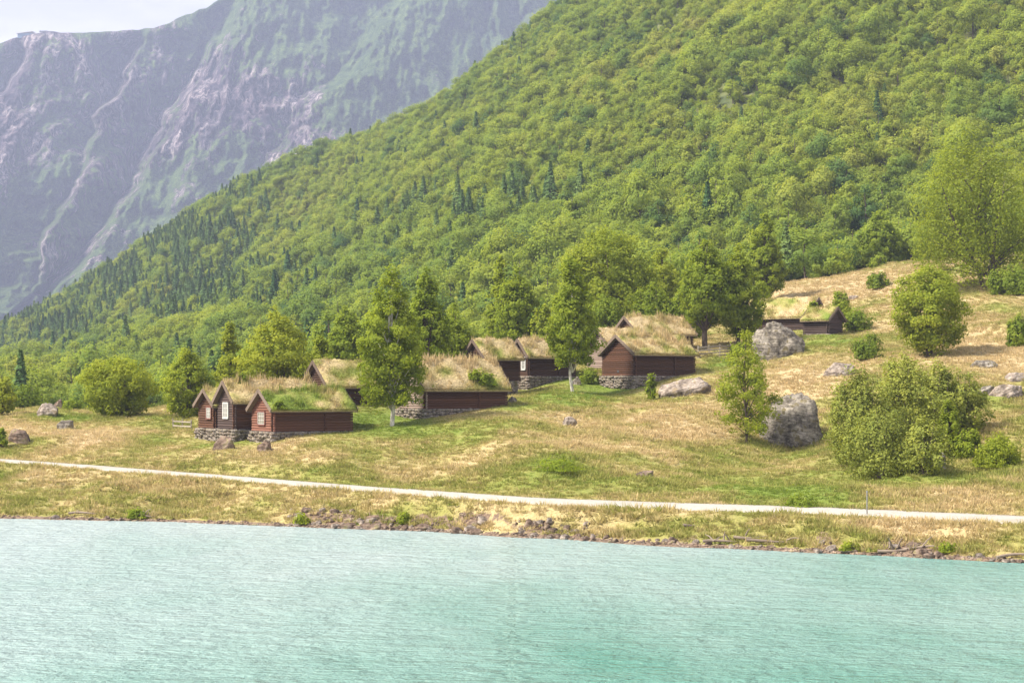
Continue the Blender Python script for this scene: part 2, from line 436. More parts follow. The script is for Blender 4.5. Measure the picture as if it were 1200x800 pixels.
# ------------------------------------------------------------------ terrain meshes
def grid_faces(nr, nc):
    i = np.arange(nr - 1)[:, None] * nc + np.arange(nc - 1)[None]
    return np.stack([i, i + 1, i + 1 + nc, i + nc], -1).reshape(-1, 4)
def terrain(name, pxs, Ds, mat, tone=True):
    P, D = np.meshgrid(pxs, Ds); Z = zfun(P, D); X = (P - 600) / F * D
    V = np.stack([X, D, Z], -1).reshape(-1, 3)
    at = {'tone': ('POINT', tone_fn(P, D, Z).ravel()), 'earth': ('POINT', earth_fn(P, D, Z).ravel())} if tone else None
    o = link(name, mk_mesh(name, V, grid_faces(len(Ds), len(pxs)), [mat], at, smooth_=True))
    tag(o, kind='structure'); return o, P, D, Z
D_SPLIT = 330.0
o, _, _, _ = terrain('meadow', np.linspace(-440, 1640, 560), np.exp(np.linspace(math.log(88), math.log(D_SPLIT), 340)), M_MEADOW)

m, t, b = new_mat('forest_floor')
t.links.new(ramp(t, noise(t, .12, 6, .6), [(.35, (.045, .065, .018)), (.65, (.13, .14, .04))]), b.inputs['Base Color']); b.inputs['Roughness'].default_value = .9
fo, FP, FD, FZ = terrain('forest_hillside', np.linspace(-440, 1640, 300), np.exp(np.linspace(math.log(D_SPLIT), math.log(1760), 170)), m, False)

gm, t, b = new_mat('valley_ground')
t.links.new(ramp(t, noise(t, .02, 5, .6), [(.3, (.05, .07, .03)), (.7, (.10, .11, .05))]), b.inputs['Base Color']); b.inputs['Roughness'].default_value = .95
tag(MB().box(-2100, -300, -9, 2100, 4450, -6).build('ground', gm), kind='structure')

# water: milky turquoise glacier water with wind ripples
m, t, b = new_mat('glacier_water')
big = noise(t, .05, 4, .55, stretch=(1, .45, 1))
pos = N(t, 'ShaderNodeNewGeometry').outputs['Position']
sep = N(t, 'ShaderNodeSeparateXYZ'); t.links.new(pos, sep.inputs[0])
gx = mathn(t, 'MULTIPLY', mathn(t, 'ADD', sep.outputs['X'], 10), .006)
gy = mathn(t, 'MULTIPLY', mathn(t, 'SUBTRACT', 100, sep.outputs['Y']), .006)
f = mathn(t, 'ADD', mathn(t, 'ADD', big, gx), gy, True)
t.links.new(ramp(t, f, [(.34, (.29, .365, .375)), (.66, (.19, .30, .285)), (1, (.05, .19, .15))]), b.inputs['Base Color'])  # milky water colour, with pale sky reflection painted in towards the far left
b.inputs['Roughness'].default_value = .27
b.inputs['IOR'].default_value = 1.33
w1 = noise(t, .8, 5, .62, stretch=(.6, 1.0, 1)); w2 = noise(t, 3.2, 3, .6, stretch=(.7, 1.0, 1)); w3 = noise(t, .12, 3, .5, stretch=(.6, 1, 1))
h = mathn(t, 'ADD', mathn(t, 'MULTIPLY', w1, 1.0), mathn(t, 'MULTIPLY', w2, .28))
h = mathn(t, 'ADD', h, mathn(t, 'MULTIPLY', w3, .8))
bump(t, b, h, 1.0, .85)
xs = np.linspace(-1200, 1200, 60); ys = np.concatenate([np.linspace(-120, 60, 10), np.linspace(62, 190, 60), np.linspace(200, 2400, 30)])
Xg, Yg = np.meshgrid(xs, ys)
tag(link('lake_water', mk_mesh('lake_water', np.stack([Xg, Yg, 0 * Xg], -1).reshape(-1, 3), grid_faces(len(ys), len(xs)), [m], smooth_=True)), kind='structure')

# road: a pale gravel lane with a low worn edge
m, t, b = new_mat('pale_gravel')
n1 = noise(t, 3.5, 6, .7); n2 = noise(t, .35, 4, .6, stretch=(.3, 1, 1))
cc = ramp(t, n1, [(.3, (.26, .245, .22)), (.7, (.39, .37, .335))])
cc = mixc(t, ramp(t, n2, [(.5, (0, 0, 0)), (.7, (.5, .5, .5))]), cc, (.22, .2, .15))
t.links.new(cc, b.inputs['Base Color']); b.inputs['Roughness'].default_value = .9; bump(t, b, n1, .5, .04)
gp = np.linspace(-440, 1640, 420); rD, rz = road_at(gp); V = []
prof = [(-ROAD_W / 2 - .25, -.35), (-ROAD_W / 2, .05), (-1.2, .09), (0, .11), (1.2, .09), (ROAD_W / 2, .05), (ROAD_W / 2 + .25, -.35)]
wob = fbm(gp / 14.0, gp * 0, oct=3, seed=77) * .28
for i, px in enumerate(gp):
    for j, (o_, dz) in enumerate(prof):
        oo = o_ + (wob[i] if j < 2 else (-wob[::-1][i] if j > 4 else 0)); D = rD[i] + oo
        V.append(((px - 600) / F * D, D, rz[i] + ROAD_T * oo + dz))
tag(link('road', mk_mesh('road', np.array(V), grid_faces(len(gp), len(prof)), [m], smooth_=True)), kind='structure')

# ------------------------------------------------------------------ far mountain
def far_mountain():
    pxs = np.linspace(-240, 960, 760); ts = np.linspace(0, 1, 380)
    P, T = np.meshgrid(pxs, ts)
    skx = [-260, -150, -60, 0, 15, 40, 60, 85, 100, 125, 150, 180, 200, 225, 240, 262, 300, 400, 700, 980]
    sky_ = [75, 62, 55, 50, 44, 39.5, 37.5, 39, 38, 36.5, 36.5, 33, 26, 15, 10, -3, -26, -60, -75, -80]
    top = np.interp(P, skx, sky_) + 1.2 * vnoise(P / 9, 0 * P, seed=4)
    row = 470 + (top - 470) * T
    D = 2450 + 1150 * T ** .9
    def rib(xs_, ys_): return np.interp(row, ys_, xs_)
    jig = fbm(row / 34, P / 120, oct=4, seed=13) * 26; jig2 = fbm(row / 40, P / 130, oct=4, seed=14) * 30
    R0 = rib([26, 17, 6, -25, -60], [20, 60, 110, 160, 300]) + jig
    R1 = rib([205, 150, 142, 119, 105, 75, 52, 45, 30], [0, 55, 75, 120, 165, 220, 280, 340, 400]) + jig
    R2 = rib([290, 262, 235, 215, 185, 165, 155, 100, 40, 0, -20], [-40, 5, 65, 95, 135, 185, 220, 280, 345, 380, 420]) + jig2 * .55
    R3 = rib([520, 430, 360, 300, 262, 225], [-60, 30, 120, 190, 250, 330]) + jig2 * 1.2
    R4 = R3 + 190
    ribs = [(R0 - 160, R0, 130), (R0, R1, 200), (R1, R2, 190), (R2, R3, 150), (R3, R4, 80), (R4, R4 + 260, 80)]
    off = 0; crest = 0 * P; hollow = 0 * P; amp = 1 + .5 * fbm(row / 60, P / 80, oct=3, seed=19)
    for a, b2, A in ribs:
        w = np.maximum(b2 - a, 14); fr = (P - a) / w
        # jumps forward at the rib, then falls back towards the next gully
        inside = (fr >= 0) & (fr < 1)
        prof_ = np.where(fr < .14, 1 - smooth(0, .14, fr), np.clip((fr - .14) / .86, 0, 1) ** 1.25)
        crest = crest + inside * np.exp(-((fr - .13) / .09) ** 2) * (A > 100); hollow = hollow + inside * np.exp(-((fr - .8) / .16) ** 2) * (A > 100)
        off = off + np.where(inside, prof_ * A * amp, 0)
    D = D + off * (0.25 + .75 * smooth(0, .25, T)) * (1 - .75 * smooth(.93, 1.0, T))
    X0 = (P - 600) / F * D
    Z0 = H + (HOR - row) / F * D
    # gullies and ledges as real relief
    n = fbm(X0 / 260, Z0 / 420, oct=6, seed=41, rough=.62) * 85
    rid = 1 - np.abs(fbm(X0 / 85, Z0 / 330, D / 600, oct=5, seed=51, rough=.6)) * 2
    fine = fbm(X0 / 20, Z0 / 40, D / 200, oct=5, seed=61, rough=.65)
    ledge = np.abs(((Z0 / 95 + 1.6 * fbm(X0 / 240, Z0 / 260, oct=3, seed=71)) % 1) - .5) * 2
    fade = 1 - .8 * smooth(.95, 1, T)
    D = D + (n + (rid - .5) * -85 + fine * 34 + ledge * 14) * fade
    top_g = smooth(.86, 1.0, T)
    X = (P - 600) / F * D; Z = H + (HOR - row) / F * D
    V = np.stack([X, D, Z], -1).reshape(-1, 3)
    # rock above, gullies full of scrub: vegetation share from relief, no light in it
    gully = smooth(.55, .95, np.where(False, 0, (off / 150.0)))
    veg = .50 + .55 * fbm(X0 / 150, Z0 / 190, oct=5, seed=81, rough=.62) - .09 * crest + .08 * hollow - .16 * rid + .55 * smooth(250, 480, P + (row - 100) * .2) * smooth(230, 60, row) + .35 * smooth(300, 380, row - (P - 60) * .5) + .12 * top_g
    m, t, b = new_mat('mountain_rock_and_scrub')
    a = N(t, 'ShaderNodeAttribute', attribute_name='veg').outputs['Fac']
    n1 = noise(t, .02, 8, .68, stretch=(1, 1, .35)); n2 = noise(t, .05, 6, .7)
    n3 = noise(t, .009, 5, .6, stretch=(1, 1, .4))
    rock = ramp(t, n1, [(.40, (.030, .025, .04)), (.5, (.105, .085, .10)), (.6, (.31, .285, .285))])
    rock = mixc(t, .5, rock, ramp(t, n3, [(.35, (.45, .42, .5)), (.65, (1.2, 1.12, 1.05))]), 'MULTIPLY')
    vegc = ramp(t, n2, [(.35, (.02, .055, .025)), (.65, (.12, .18, .06))])
    crk = noise(t, .03, 4, .6, stretch=(1, 1, .22)); crk = mathn(t, 'ABSOLUTE', mathn(t, 'SUBTRACT', crk, .5))
    rock = mixc(t, .9, rock, ramp(t, crk, [(.004, (.22, .21, .32)), (.022, (1, 1, 1))]), 'MULTIPLY')
    f_ = mathn(t, 'ADD', a, mathn(t, 'MULTIPLY', mathn(t, 'SUBTRACT', n2, .5), 1.1))
    f_ = mathn(t, 'SUBTRACT', f_, mathn(t, 'MULTIPLY', mathn(t, 'SUBTRACT', n1, .5), .8))
    n4 = noise(t, .13, 5, .75, stretch=(1, 1, .5)); n5 = noise(t, .35, 3, .7)
    fine_ = ramp(t, n4, [(.43, (.15, .15, .24)), (.5, (.9, .88, .95)), (.58, (2.2, 2.1, 2.1))])
    rock = mixc(t, .85, rock, fine_, 'MULTIPLY')
    vegc = mixc(t, .8, vegc, ramp(t, n5, [(.42, (.3, .38, .45)), (.58, (1.6, 1.5, 1.2))]), 'MULTIPLY')
    f_ = mathn(t, 'ADD', f_, mathn(t, 'MULTIPLY', mathn(t, 'SUBTRACT', n4, .5), .7))
    t.links.new(mixc(t, ramp(t, f_, [(.46, (0, 0, 0)), (.54, (1, 1, 1))]), rock, vegc), b.inputs['Base Color'])
    b.inputs['Roughness'].default_value = .95; b.inputs['Specular IOR Level'].default_value = .1
    bump(t, b, mathn(t, 'ADD', n1, mathn(t, 'MULTIPLY', n4, .5)), 1.0, 22)
    # the plateau behind the brow and the mountain's back
    nC = len(pxs); last = V.reshape(len(ts), nC, 3)[-1]
    ex = []
    for k_ in (1, 2): ex.append(last + np.array([0, 260.0 * k_, 6 - 25.0 * (k_ - 1)]))
    ex.append(last * np.array([1, 1, 0]) + np.array([0, 560, -5]))
    V = np.concatenate([V] + ex)
    vv = np.concatenate([veg.ravel(), np.full(3 * nC, .4)])
    o = link('far_mountain', mk_mesh('far_mountain', V, grid_faces(len(ts) + 3, nC), [m], {'veg': ('POINT', np.clip(vv, 0, 1))}, smooth_=True))
    tag(o, kind='structure')
    return pxs, last
mpx, mlast = far_mountain()

# cable-car station on the brow
def station():
    def at(px):
        i = int(np.argmin(abs(mpx - px))); return Vector(mlast[i])
    p = at(35); root = link('mountain_station', None, loc=p + Vector((0, 30, -3)))
    tag(root, 'tiny cable-car station with blue glass wing on the brow of the far cliff', 'building')
    s = 1 / (F / p.y)   # metres per photo pixel there
    u = s
    w = MB(); w.box(-18 * u, -8, 0, -2 * u, 14, 5.5 * u); w.box(-10 * u, -6, 0, 3 * u, 14, 3.5 * u); w.build('glass_wing', M_GLASSB, root)
    r = MB(); r.beam((-19.5 * u, 3, 5.4 * u), (0 * u, 3, 8 * u), 26, 1.6); r.build('roof', M_CONC, root)
    g = MB(); g.box(8 * u, -7, -1, 16.5 * u, 10, 7.2 * u); g.build('wall', M_CONC, root)
    g = MB(); g.box(7.6 * u, -8, 7.2 * u, 17 * u, 11, 8.6 * u); g.build('roof', M_ROOFD, root)
    for k in range(2):
        g = MB(); g.box((10 + 3.4 * k) * u, -7.6, 2.2 * u, (12 + 3.4 * k) * u, -7.05, 5.2 * u); g.build('window', M_GLASSB, root)
    g = MB(); g.box(2 * u, -4, 0, 8.2 * u, 8, 2.8 * u); g.build('link_corridor', M_CONC, root)
station()

# ------------------------------------------------------------------ foliage
def leaves_arr(C, Nn, s, rng, asp=.62):
    """one rhombus per leaf cluster"""
    n = len(C); Nn = Nn / (np.linalg.norm(Nn, axis=1, keepdims=True) + 1e-9)
    r = rng.normal(size=(n, 3)); a = np.cross(Nn, r); a /= np.linalg.norm(a, axis=1, keepdims=True) + 1e-9; b_ = np.cross(Nn, a)
    sz = (s * rng.uniform(.65, 1.35, n))[:, None]
    V = np.stack([C + a * sz, C + b_ * sz * asp, C - a * sz, C - b_ * sz * asp], 1).reshape(-1, 3)
    return V, np.arange(n * 4).reshape(-1, 4)

def env(kind, t):
    """crown half width against height 0..1"""
    if kind == 'round': return np.sqrt(np.clip(1 - (2 * t - .95) ** 2 / 1.1, 0.02, 1))
    if kind == 'egg': return np.clip(np.sin(np.pi * np.clip(t * .93 + .07, 0, 1) ** .75), .05, 1) ** .8
    if kind == 'cone': return np.clip(np.minimum(1, .55 + 3 * t) * (1.04 - t) ** .75 * 1.08, .05, 1)
    if kind == 'column': return np.clip(np.minimum(1, .7 + 1.6 * t) * (1.03 - t ** 2.2) ** .8, .06, 1)
    if kind == 'weep': return np.clip(np.minimum(1, .8 + 1.2 * t) * (1.02 - t ** 2.6) ** .62, .1, 1)
    if kind == 'shrub': return np.sqrt(np.clip(1 - t ** 2.2, .03, 1)) * np.minimum(1, .75 + t)
    return np.ones_like(t)

def make_tree(seed, h, w, kind, nleaf, ls, c0=.12, nclump=None, trunk=True, stems=1, lean=(0, 0), thick=1.0, sparse=1.0, wd=None):
    """leaf mesh arrays and trunk builder of one tree, base at origin"""
    rng = np.random.default_rng(seed); ch = h * (1 - c0); z0 = h * c0
    wd = wd or w
    nclump = nclump or int(np.clip(nleaf / 48, 22, 330))
    tt = rng.uniform(0, 1, nclump * 5); keep = rng.uniform(0, 1, len(tt)) < env(kind, tt) ** 1.3; tt = tt[keep][:nclump]
    n = len(tt); ang = rng.uniform(0, 2 * np.pi, n); e = env(kind, tt)
    lob = 1 + .26 * vnoise(ang * 1.4 + seed, tt * 4, seed=seed)
    rr = rng.uniform(0.03, 1, n) ** .42
    cr_ = (w * (.115 if nclump > 20 and nclump < 60 else (.17 if nclump == 20 else .075)) + .12) * rng.uniform(.6, 1.4, n)
    rad = np.maximum(e * lob * .53 * rr - .03, 0.02)
    lx, ly = lean
    CX = np.cos(ang) * rad * w + lx * (tt * ch + z0); CY = np.sin(ang) * rad * wd + ly * (tt * ch + z0); CZ = z0 + tt * (ch - cr_ * .6)
    CC = np.stack([CX, CY, CZ], 1)
    wt = cr_ ** 2 * rng.uniform(.5, 1.4, n); cnt = np.maximum(1, (nleaf * wt / wt.sum()).astype(int))
    idx = np.repeat(np.arange(n), cnt); k = len(idx)
    d = rng.normal(size=(k, 3)); d /= np.linalg.norm(d, axis=1, keepdims=True)
    r = rng.uniform(.1, 1, k) ** .45
    st = np.array([1, 1, .78]) if kind != 'weep' else np.array([.62, .62, 2.1])
    if kind == 'shrub': st = np.array([.85, .85, 1.35])
    pos = CC[idx] + d * (r * cr_[idx])[:, None] * st
    # stray sprigs break up the outline
    ns = k // (9 if kind != 'shrub' else 4); j = rng.integers(0, k, ns); pos[j] += rng.normal(size=(ns, 3)) * (cr_[idx[j]] * .55)[:, None]
    pos[:, 2] = np.maximum(pos[:, 2], .12)
    cen = np.array([lx * h * .5, ly * h * .5, z0 + ch * .45])
    outw = pos - cen; outw /= np.linalg.norm(outw, axis=1, keepdims=True) + 1e-9
    nn = d * .55 + outw * (.7 if nclump != 20 else 1.05) + rng.normal(size=(k, 3)) * .38 + np.array([0, 0, .3])
    V, Fc = leaves_arr(pos, nn, ls, rng)
    cv = rng.uniform(.25, .75, n); var = np.clip(cv[idx] + rng.normal(size=k) * .2, 0, 1)
    T = MB()
    if trunk:
        for s_ in range(stems):
            a = s_ * 2.4 + seed; sx, sy = (0, 0) if stems == 1 else (math.cos(a) * w * .13, math.sin(a) * w * .13)
            r0 = thick * (.016 * h + .05) / (1 if stems == 1 else 1.35); pts = []; rd = []; K = 7; top = .93 if stems == 1 else rng.uniform(.7, .92)
            for q in range(K + 1):
                f = q / K; zz = f * h * top - (.3 if q == 0 else 0)
                wob = .02 * h * math.sin(f * 5 + seed + s_) * (f > 0)
                pts.append((lx * zz + sx * f * 1.5 + sx * .25 + wob, ly * zz + sy * f * 1.5 + sy * .25 + wob * .6, zz)); rd.append(max(.012, r0 * (1 - f) ** .8 + .01))
            T.tube(pts, rd, 7 if stems == 1 else 5)
        big = np.argsort(-cr_)[:min(n, 34)]
        for q in big:
            p = CC[q]; za = max(z0 * .7, p[2] - .28 * h * rng.uniform(.5, 1.1)); a0 = (lx * za + 0.0, ly * za, za)
            mid = (a0[0] * .45 + p[0] * .55, a0[1] * .45 + p[1] * .55, a0[2] * .5 + p[2] * .5 + .02 * h)
            rb = thick * .0045 * h + .012
            T.tube([a0, mid, tuple(p)], [rb * 1.3, rb * .8, rb * .3], 4)
    return V, Fc, var, T

def plant(name, label, cat, px, top, width, kind, tint, D=None, base=None, c0=.12, seed=0, group=None, bark=None, dens=1.0, ls=None, **kw):
    """a tree or bush as Empty > crown, trunk; sized from where it stands"""
    if D is None:
        P = ground_px(px, base)
    else:
        X = (px - 600) / F * D; P = Vector((X, D, gz(X, D)))
    s = F / P.y; ztop = H + (HOR - top) / s; h = max(.4, ztop - P.z); w = width / s
    area = width * (h * s) * (1 - c0)
    nl = int(np.clip(area * 2.3 * dens, 600, 28000))
    ls = (ls or 1.6) / s
    V, Fc, var, T = make_tree(seed + 11, h, w, kind, nl, ls, c0=c0, **kw)
    root = link(name, None, loc=P)
    tag(root, label, cat, group)
    cm = mk_mesh('crown', V, Fc, [M_OLIVE if name == 'willow_shrub' else M_LEAF], {'var': ('FACE', var)})
    cr_ = link('crown', cm, root); cr_['tint'] = tint
    if T.V: T.build('trunk' if kind != 'shrub' else 'stem', bark or M_BARK, root)
    return root

TREES = [
 # name, label, category, px, top, width, kind, tint, kwargs
 ('birch_tree', 'yellow-green tree cut off by the left edge of the photo', 'tree', 2, 434, 34, 'egg', .85, dict(D=196, c0=.02)),
 ('birch_tree', 'broad round yellow-green tree standing alone on the left knoll', 'tree', 137, 414, 84, 'round', .74, dict(D=190, c0=.04, stems=3)),
 ('birch_tree', 'light green egg-shaped tree left of the small red cabin', 'tree', 219, 402, 54, 'egg', .66, dict(D=186, c0=.03)),
 ('birch_tree', 'pointed bright green tree behind the dark gabled cabin', 'tree', 269, 377, 46, 'cone', .78, dict(D=186, c0=.03)),
 ('birch_tree', 'wide yellow-green tree rising behind the front cabins', 'tree', 323, 357, 84, 'egg', .84, dict(D=178, c0=.05, stems=2)),
 ('birch_tree', 'small green tree left of the yellow-roofed back cabin', 'tree', 376, 388, 42, 'egg', .66, dict(D=184, c0=.03)),
 ('birch_tree', 'blue-green tree between the yellow-roofed cabin and the tall white birch', 'tree', 405, 352, 52, 'egg', .4, dict(D=205, c0=.03)),
 ('silver_birch', 'tall birch with a white trunk on the lawn in front of the cabins', 'tree', 459, 309, 78, 'column', .56, dict(base=499, c0=.13, bark=M_BIRCH, thick=.72, ls=1.6, dens=.95)),
 ('birch_tree', 'slender dark green tree rising above the middle turf roof', 'tree', 500, 306, 56, 'column', .42, dict(D=182, c0=.1)),
 ('birch_tree', 'low bushy green tree right of the slender dark tree', 'tree', 532, 354, 54, 'egg', .48, dict(D=190, c0=.04)),
 ('birch_tree', 'left and slimmer half of the twin trees behind the middle cabins', 'tree', 587, 297, 38, 'column', .6, dict(D=232, c0=.05)),
 ('birch_tree', 'right and broader half of the twin trees behind the middle cabins', 'tree', 607, 304, 56, 'egg', .5, dict(D=226, c0=.05)),
 ('silver_birch', 'narrow birch with a thin pale trunk in front of the windowed cabin', 'tree', 671, 297, 62, 'column', .52, dict(base=459, c0=.2, bark=M_BIRCH, thick=.6)),
 ('birch_tree', 'huge spreading broad-crowned tree behind the right-hand turf roofs', 'tree', 714, 263, 108, 'round', .66, dict(D=238, c0=.1, stems=3)),
 ('birch_tree', 'pale feathery tree right of the huge spreading tree', 'tree', 776, 283, 54, 'egg', .74, dict(D=250, c0=.05, sparse=.7)),
 ('ash_tree', 'dark dense tree with a bare trunk beside the rail fence', 'tree', 826, 274, 64, 'egg', .45, dict(base=409, c0=.2, thick=1.3)),
 ('birch_tree', 'dense green tree leaning over the large grey boulder', 'tree', 865, 284, 62, 'egg', .58, dict(base=404, c0=.08)),
 ('birch_tree', 'tall green tree on the meadow crest behind the upper cabins', 'tree', 897, 246, 46, 'egg', .55, dict(D=268, c0=.08)),
 ('birch_tree', 'dark green tree on the meadow crest above the straw slope', 'tree', 1030, 243, 50, 'egg', .38, dict(D=305, c0=.05)),
 ('weeping_birch', 'huge weeping birch with a leaning trunk on the right skyline of the meadow', 'tree', 1158, 156, 172, 'weep', .62, dict(D=244, c0=.1, stems=3, thick=1.1, dens=.85, ls=1.5, wd=11, lean=(-.16, 0))),
 ('birch_tree', 'round light green tree standing alone on the straw slope', 'tree', 1090, 309, 88, 'round', .7, dict(base=419, c0=.06, stems=2)),
 ('birch_tree', 'thin sparse birch in front of the big cracked boulder', 'tree', 874, 386, 72, 'column', .66, dict(base=521, c0=.12, thick=.5, dens=.5, ls=1.4)),
]
i_ = 0
for (nm, lb, ct, px, top, w, kd, ti, kw) in TREES:
    i_ += 1; kw = dict(kw); sp = kw.pop('sparse', 1.0)
    plant(nm, lb, ct, px, top, w, kd, min(1, ti + .17), seed=i_ * 13, dens=kw.pop('dens', 1.0) * sp, **kw)

BUSHES = [
 ('bush', 'dark low bush beside the pale rock on the left knoll', 30, 449, 46, .35, dict(D=212)),
 ('bush', 'small green bush right of the pale rock on the left knoll', 84, 468, 26, .55, dict(D=214)),
 ('bush', 'tiny green bush at the photo edge below the left trees', 2, 500, 12, .5, dict(base=524)),
 ('willow_shrub', 'tallest part of the big olive thicket on the right, left side', 1006, 426, 84, .6, dict(base=545, stems=5)),
 ('willow_shrub', 'middle of the big olive thicket below the lone round tree', 1060, 414, 92, .85, dict(base=530, stems=5)),
 ('willow_shrub', 'lower front of the big olive thicket reaching down to the road', 1036, 474, 96, .5, dict(base=562, stems=5)),
 ('willow_shrub', 'thin twiggy right shoulder of the big olive thicket', 1126, 430, 66, .65, dict(base=505, stems=4, dens=.6)),
 ('willow_shrub', 'feathery top of the olive thicket between its middle and right shoulder', 1100, 420, 60, .72, dict(base=512)),
 ('willow_shrub', 'lower right skirt of the olive thicket beside the dark rock', 1084, 486, 62, .7, dict(base=556)),
 ('sapling', 'bright green slim sapling at the right of the olive thicket', 1112, 468, 32, .76, dict(base=535, stems=2)),
 ('bush', 'bright green bush by the right edge above the road', 1168, 508, 62, .82, dict(base=548)),
 ('bush', 'small light green bush between sapling and right edge bush', 1135, 500, 34, .72, dict(base=540)),
 ('bush', 'dark green leafy bush under the weeping birch at the right edge', 1185, 310, 58, .45, dict(D=236)),
 ('bush', 'lower green bush at the right edge of the straw slope', 1193, 366, 34, .5, dict(base=407)),
 ('bush', 'small round bush alone on the upper straw slope', 1028, 315, 24, .4, dict(base=338)),
 ('bush', 'tiny bush on the straw crest above the small round bush', 1029, 298, 18, .6, dict(D=292)),
 ('bush', 'dark bush growing behind the flat pale rocks', 1018, 390, 34, .3, dict(base=421)),
 ('bush', 'bright green bush behind the small upper cabin', 985, 338, 26, .72, dict(D=238)),
 ('bush', 'dull green bush right of the small upper cabin', 1003, 362, 38, .45, dict(base=388)),
 ('bush', 'slim green bush at the left end of the flat slab boulder', 763, 438, 15, .55, dict(base=469)),
 ('bush', 'green bush at the foot of the stone footing behind the narrow birch', 691, 429, 22, .6, dict(base=449)),
 ('bush', 'yellowish bush behind the turf roofs left of the narrow birch', 637, 358, 40, .85, dict(D=222)),
 ('bush', 'green thicket behind the turf roofs right of the narrow birch', 712, 344, 60, .5, dict(D=226)),
 ('bush', 'light green thicket behind the topmost turf roof', 765, 330, 66, .62, dict(D=232)),
 ('bush', 'bushy green growth between the fence tree and the topmost roof', 800, 338, 50, .48, dict(D=230)),
 ('bush', 'green bush at the water edge below the rocky bank', 474, 599, 14, .7, dict(base=614)),
 ('bush', 'spiky light green bush at the waterline near the driftwood', 996, 634, 22, .85, dict(base=646)),
 ('bush', 'green clump on the bank at the left of the shore rocks', 352, 601, 22, .8, dict(base=614)),
 ('bush', 'dark green weeds along the upper road verge', 940, 581, 50, .42, dict(base=594)),
 ('bush', 'leafy patch of weeds in the middle of the lower meadow', 655, 540, 60, .62, dict(base=552)),
 ('bush', 'brown-green tussock bush at the shore left of centre', 161, 596, 20, .5, dict(base=608)),
 ('bush', 'small green bush in the straw below the rail fence', 866, 394, 20, .6, dict(base=418)),
 ('bush', 'low green growth on the lower bank right of the road post', 1110, 636, 20, .6, dict(base=648)),
]
for k, (nm, lb, px, top, w, ti, kw) in enumerate(BUSHES):
    kw = dict(kw); kw.setdefault('stems', 3)
    if nm == 'willow_shrub': kw.setdefault('dens', .6); kw['thick'] = .6; kw['stems'] = 7
    plant(nm, lb, 'bush' if nm == 'bush' else ('shrub' if nm == 'willow_shrub' else 'sapling'), px, top, w, 'shrub', ti, seed=700 + k * 7, c0=.0, **kw)

# ------------------------------------------------------------------ forest on the hillside
def forest_mesh(name, seed, h, w, kind, n, ls):
    V, Fc, var, T = make_tree(seed, h, w, kind, n, ls, c0=.12, nclump=20)
    b0 = len(V); tv = np.array(T.V[:8 * 7]); tf = [f for f in T.F if max(f) < 56 and len(f) == 4]
    V = np.concatenate([V, tv]); Fc = np.concatenate([Fc, np.array(tf) + b0]); mi = np.concatenate([np.zeros(len(var)), np.ones(len(tf))])
    return mk_mesh(name, V, Fc, [M_FLEAF, M_BARK], {'var': ('FACE', np.concatenate([var, np.full(len(tf), .5)]))}, mi)
def spruce_mesh(name, seed, h, w, n, ls):
    rng = np.random.default_rng(seed); t = rng.uniform(0, 1, n) ** 1.35
    tiers = 13; ph = (t * tiers) % 1
    rad = w / 2 * (1.02 - t) * (.62 + .45 * (1 - ph)) * rng.uniform(.45, 1.05, n) ** .5
    a = rng.uniform(0, 2 * np.pi, n); rad = rad * (1 + .22 * vnoise(a * 2, t * tiers, seed=seed))
    pos = np.stack([np.cos(a) * rad, np.sin(a) * rad, h * (.04 + .96 * t) - rad * .25], 1)
    nn = np.stack([np.cos(a) * .7, np.sin(a) * .7, np.full(n, .8)], 1) + rng.normal(size=(n, 3)) * .4
    V, Fc = leaves_arr(pos, nn, ls, rng, .45); var = np.clip(rng.normal(.5, .22, n), 0, 1)
    T = MB().tube([(0, 0, -.3), (0, 0, h * .5), (0, 0, h * .97)], [.18, .11, .02], 5)
    tf = [f for f in T.F if len(f) == 4]; b0 = len(V)
    V = np.concatenate([V, np.array(T.V)]); Fc = np.concatenate([Fc, np.array(tf) + b0])
    return mk_mesh(name, V, Fc, [M_SPRUCE, M_BARK], {'var': ('FACE', np.concatenate([var, np.full(len(tf), .5)]))}, np.concatenate([np.zeros(n), np.ones(len(tf))]))
BROAD = [forest_mesh('forest_tree', 901 + i, *p) for i, p in enumerate([(7.5, 6.2, 'round', 2300, .22), (8.5, 5.8, 'egg', 2300, .22), (7.0, 7.0, 'round', 2400, .22), (9.5, 5.4, 'egg', 2300, .22), (6.0, 5.0, 'round', 1900, .2), (10.5, 8.0, 'round', 3200, .24)])]
SPRU = [spruce_mesh('spruce_tree', 951 + i, *p) for i, p in enumerate([(9.5, 5.4, 1500, .4), (8.0, 4.8, 1300, .38), (11, 6.0, 1700, .42)])]

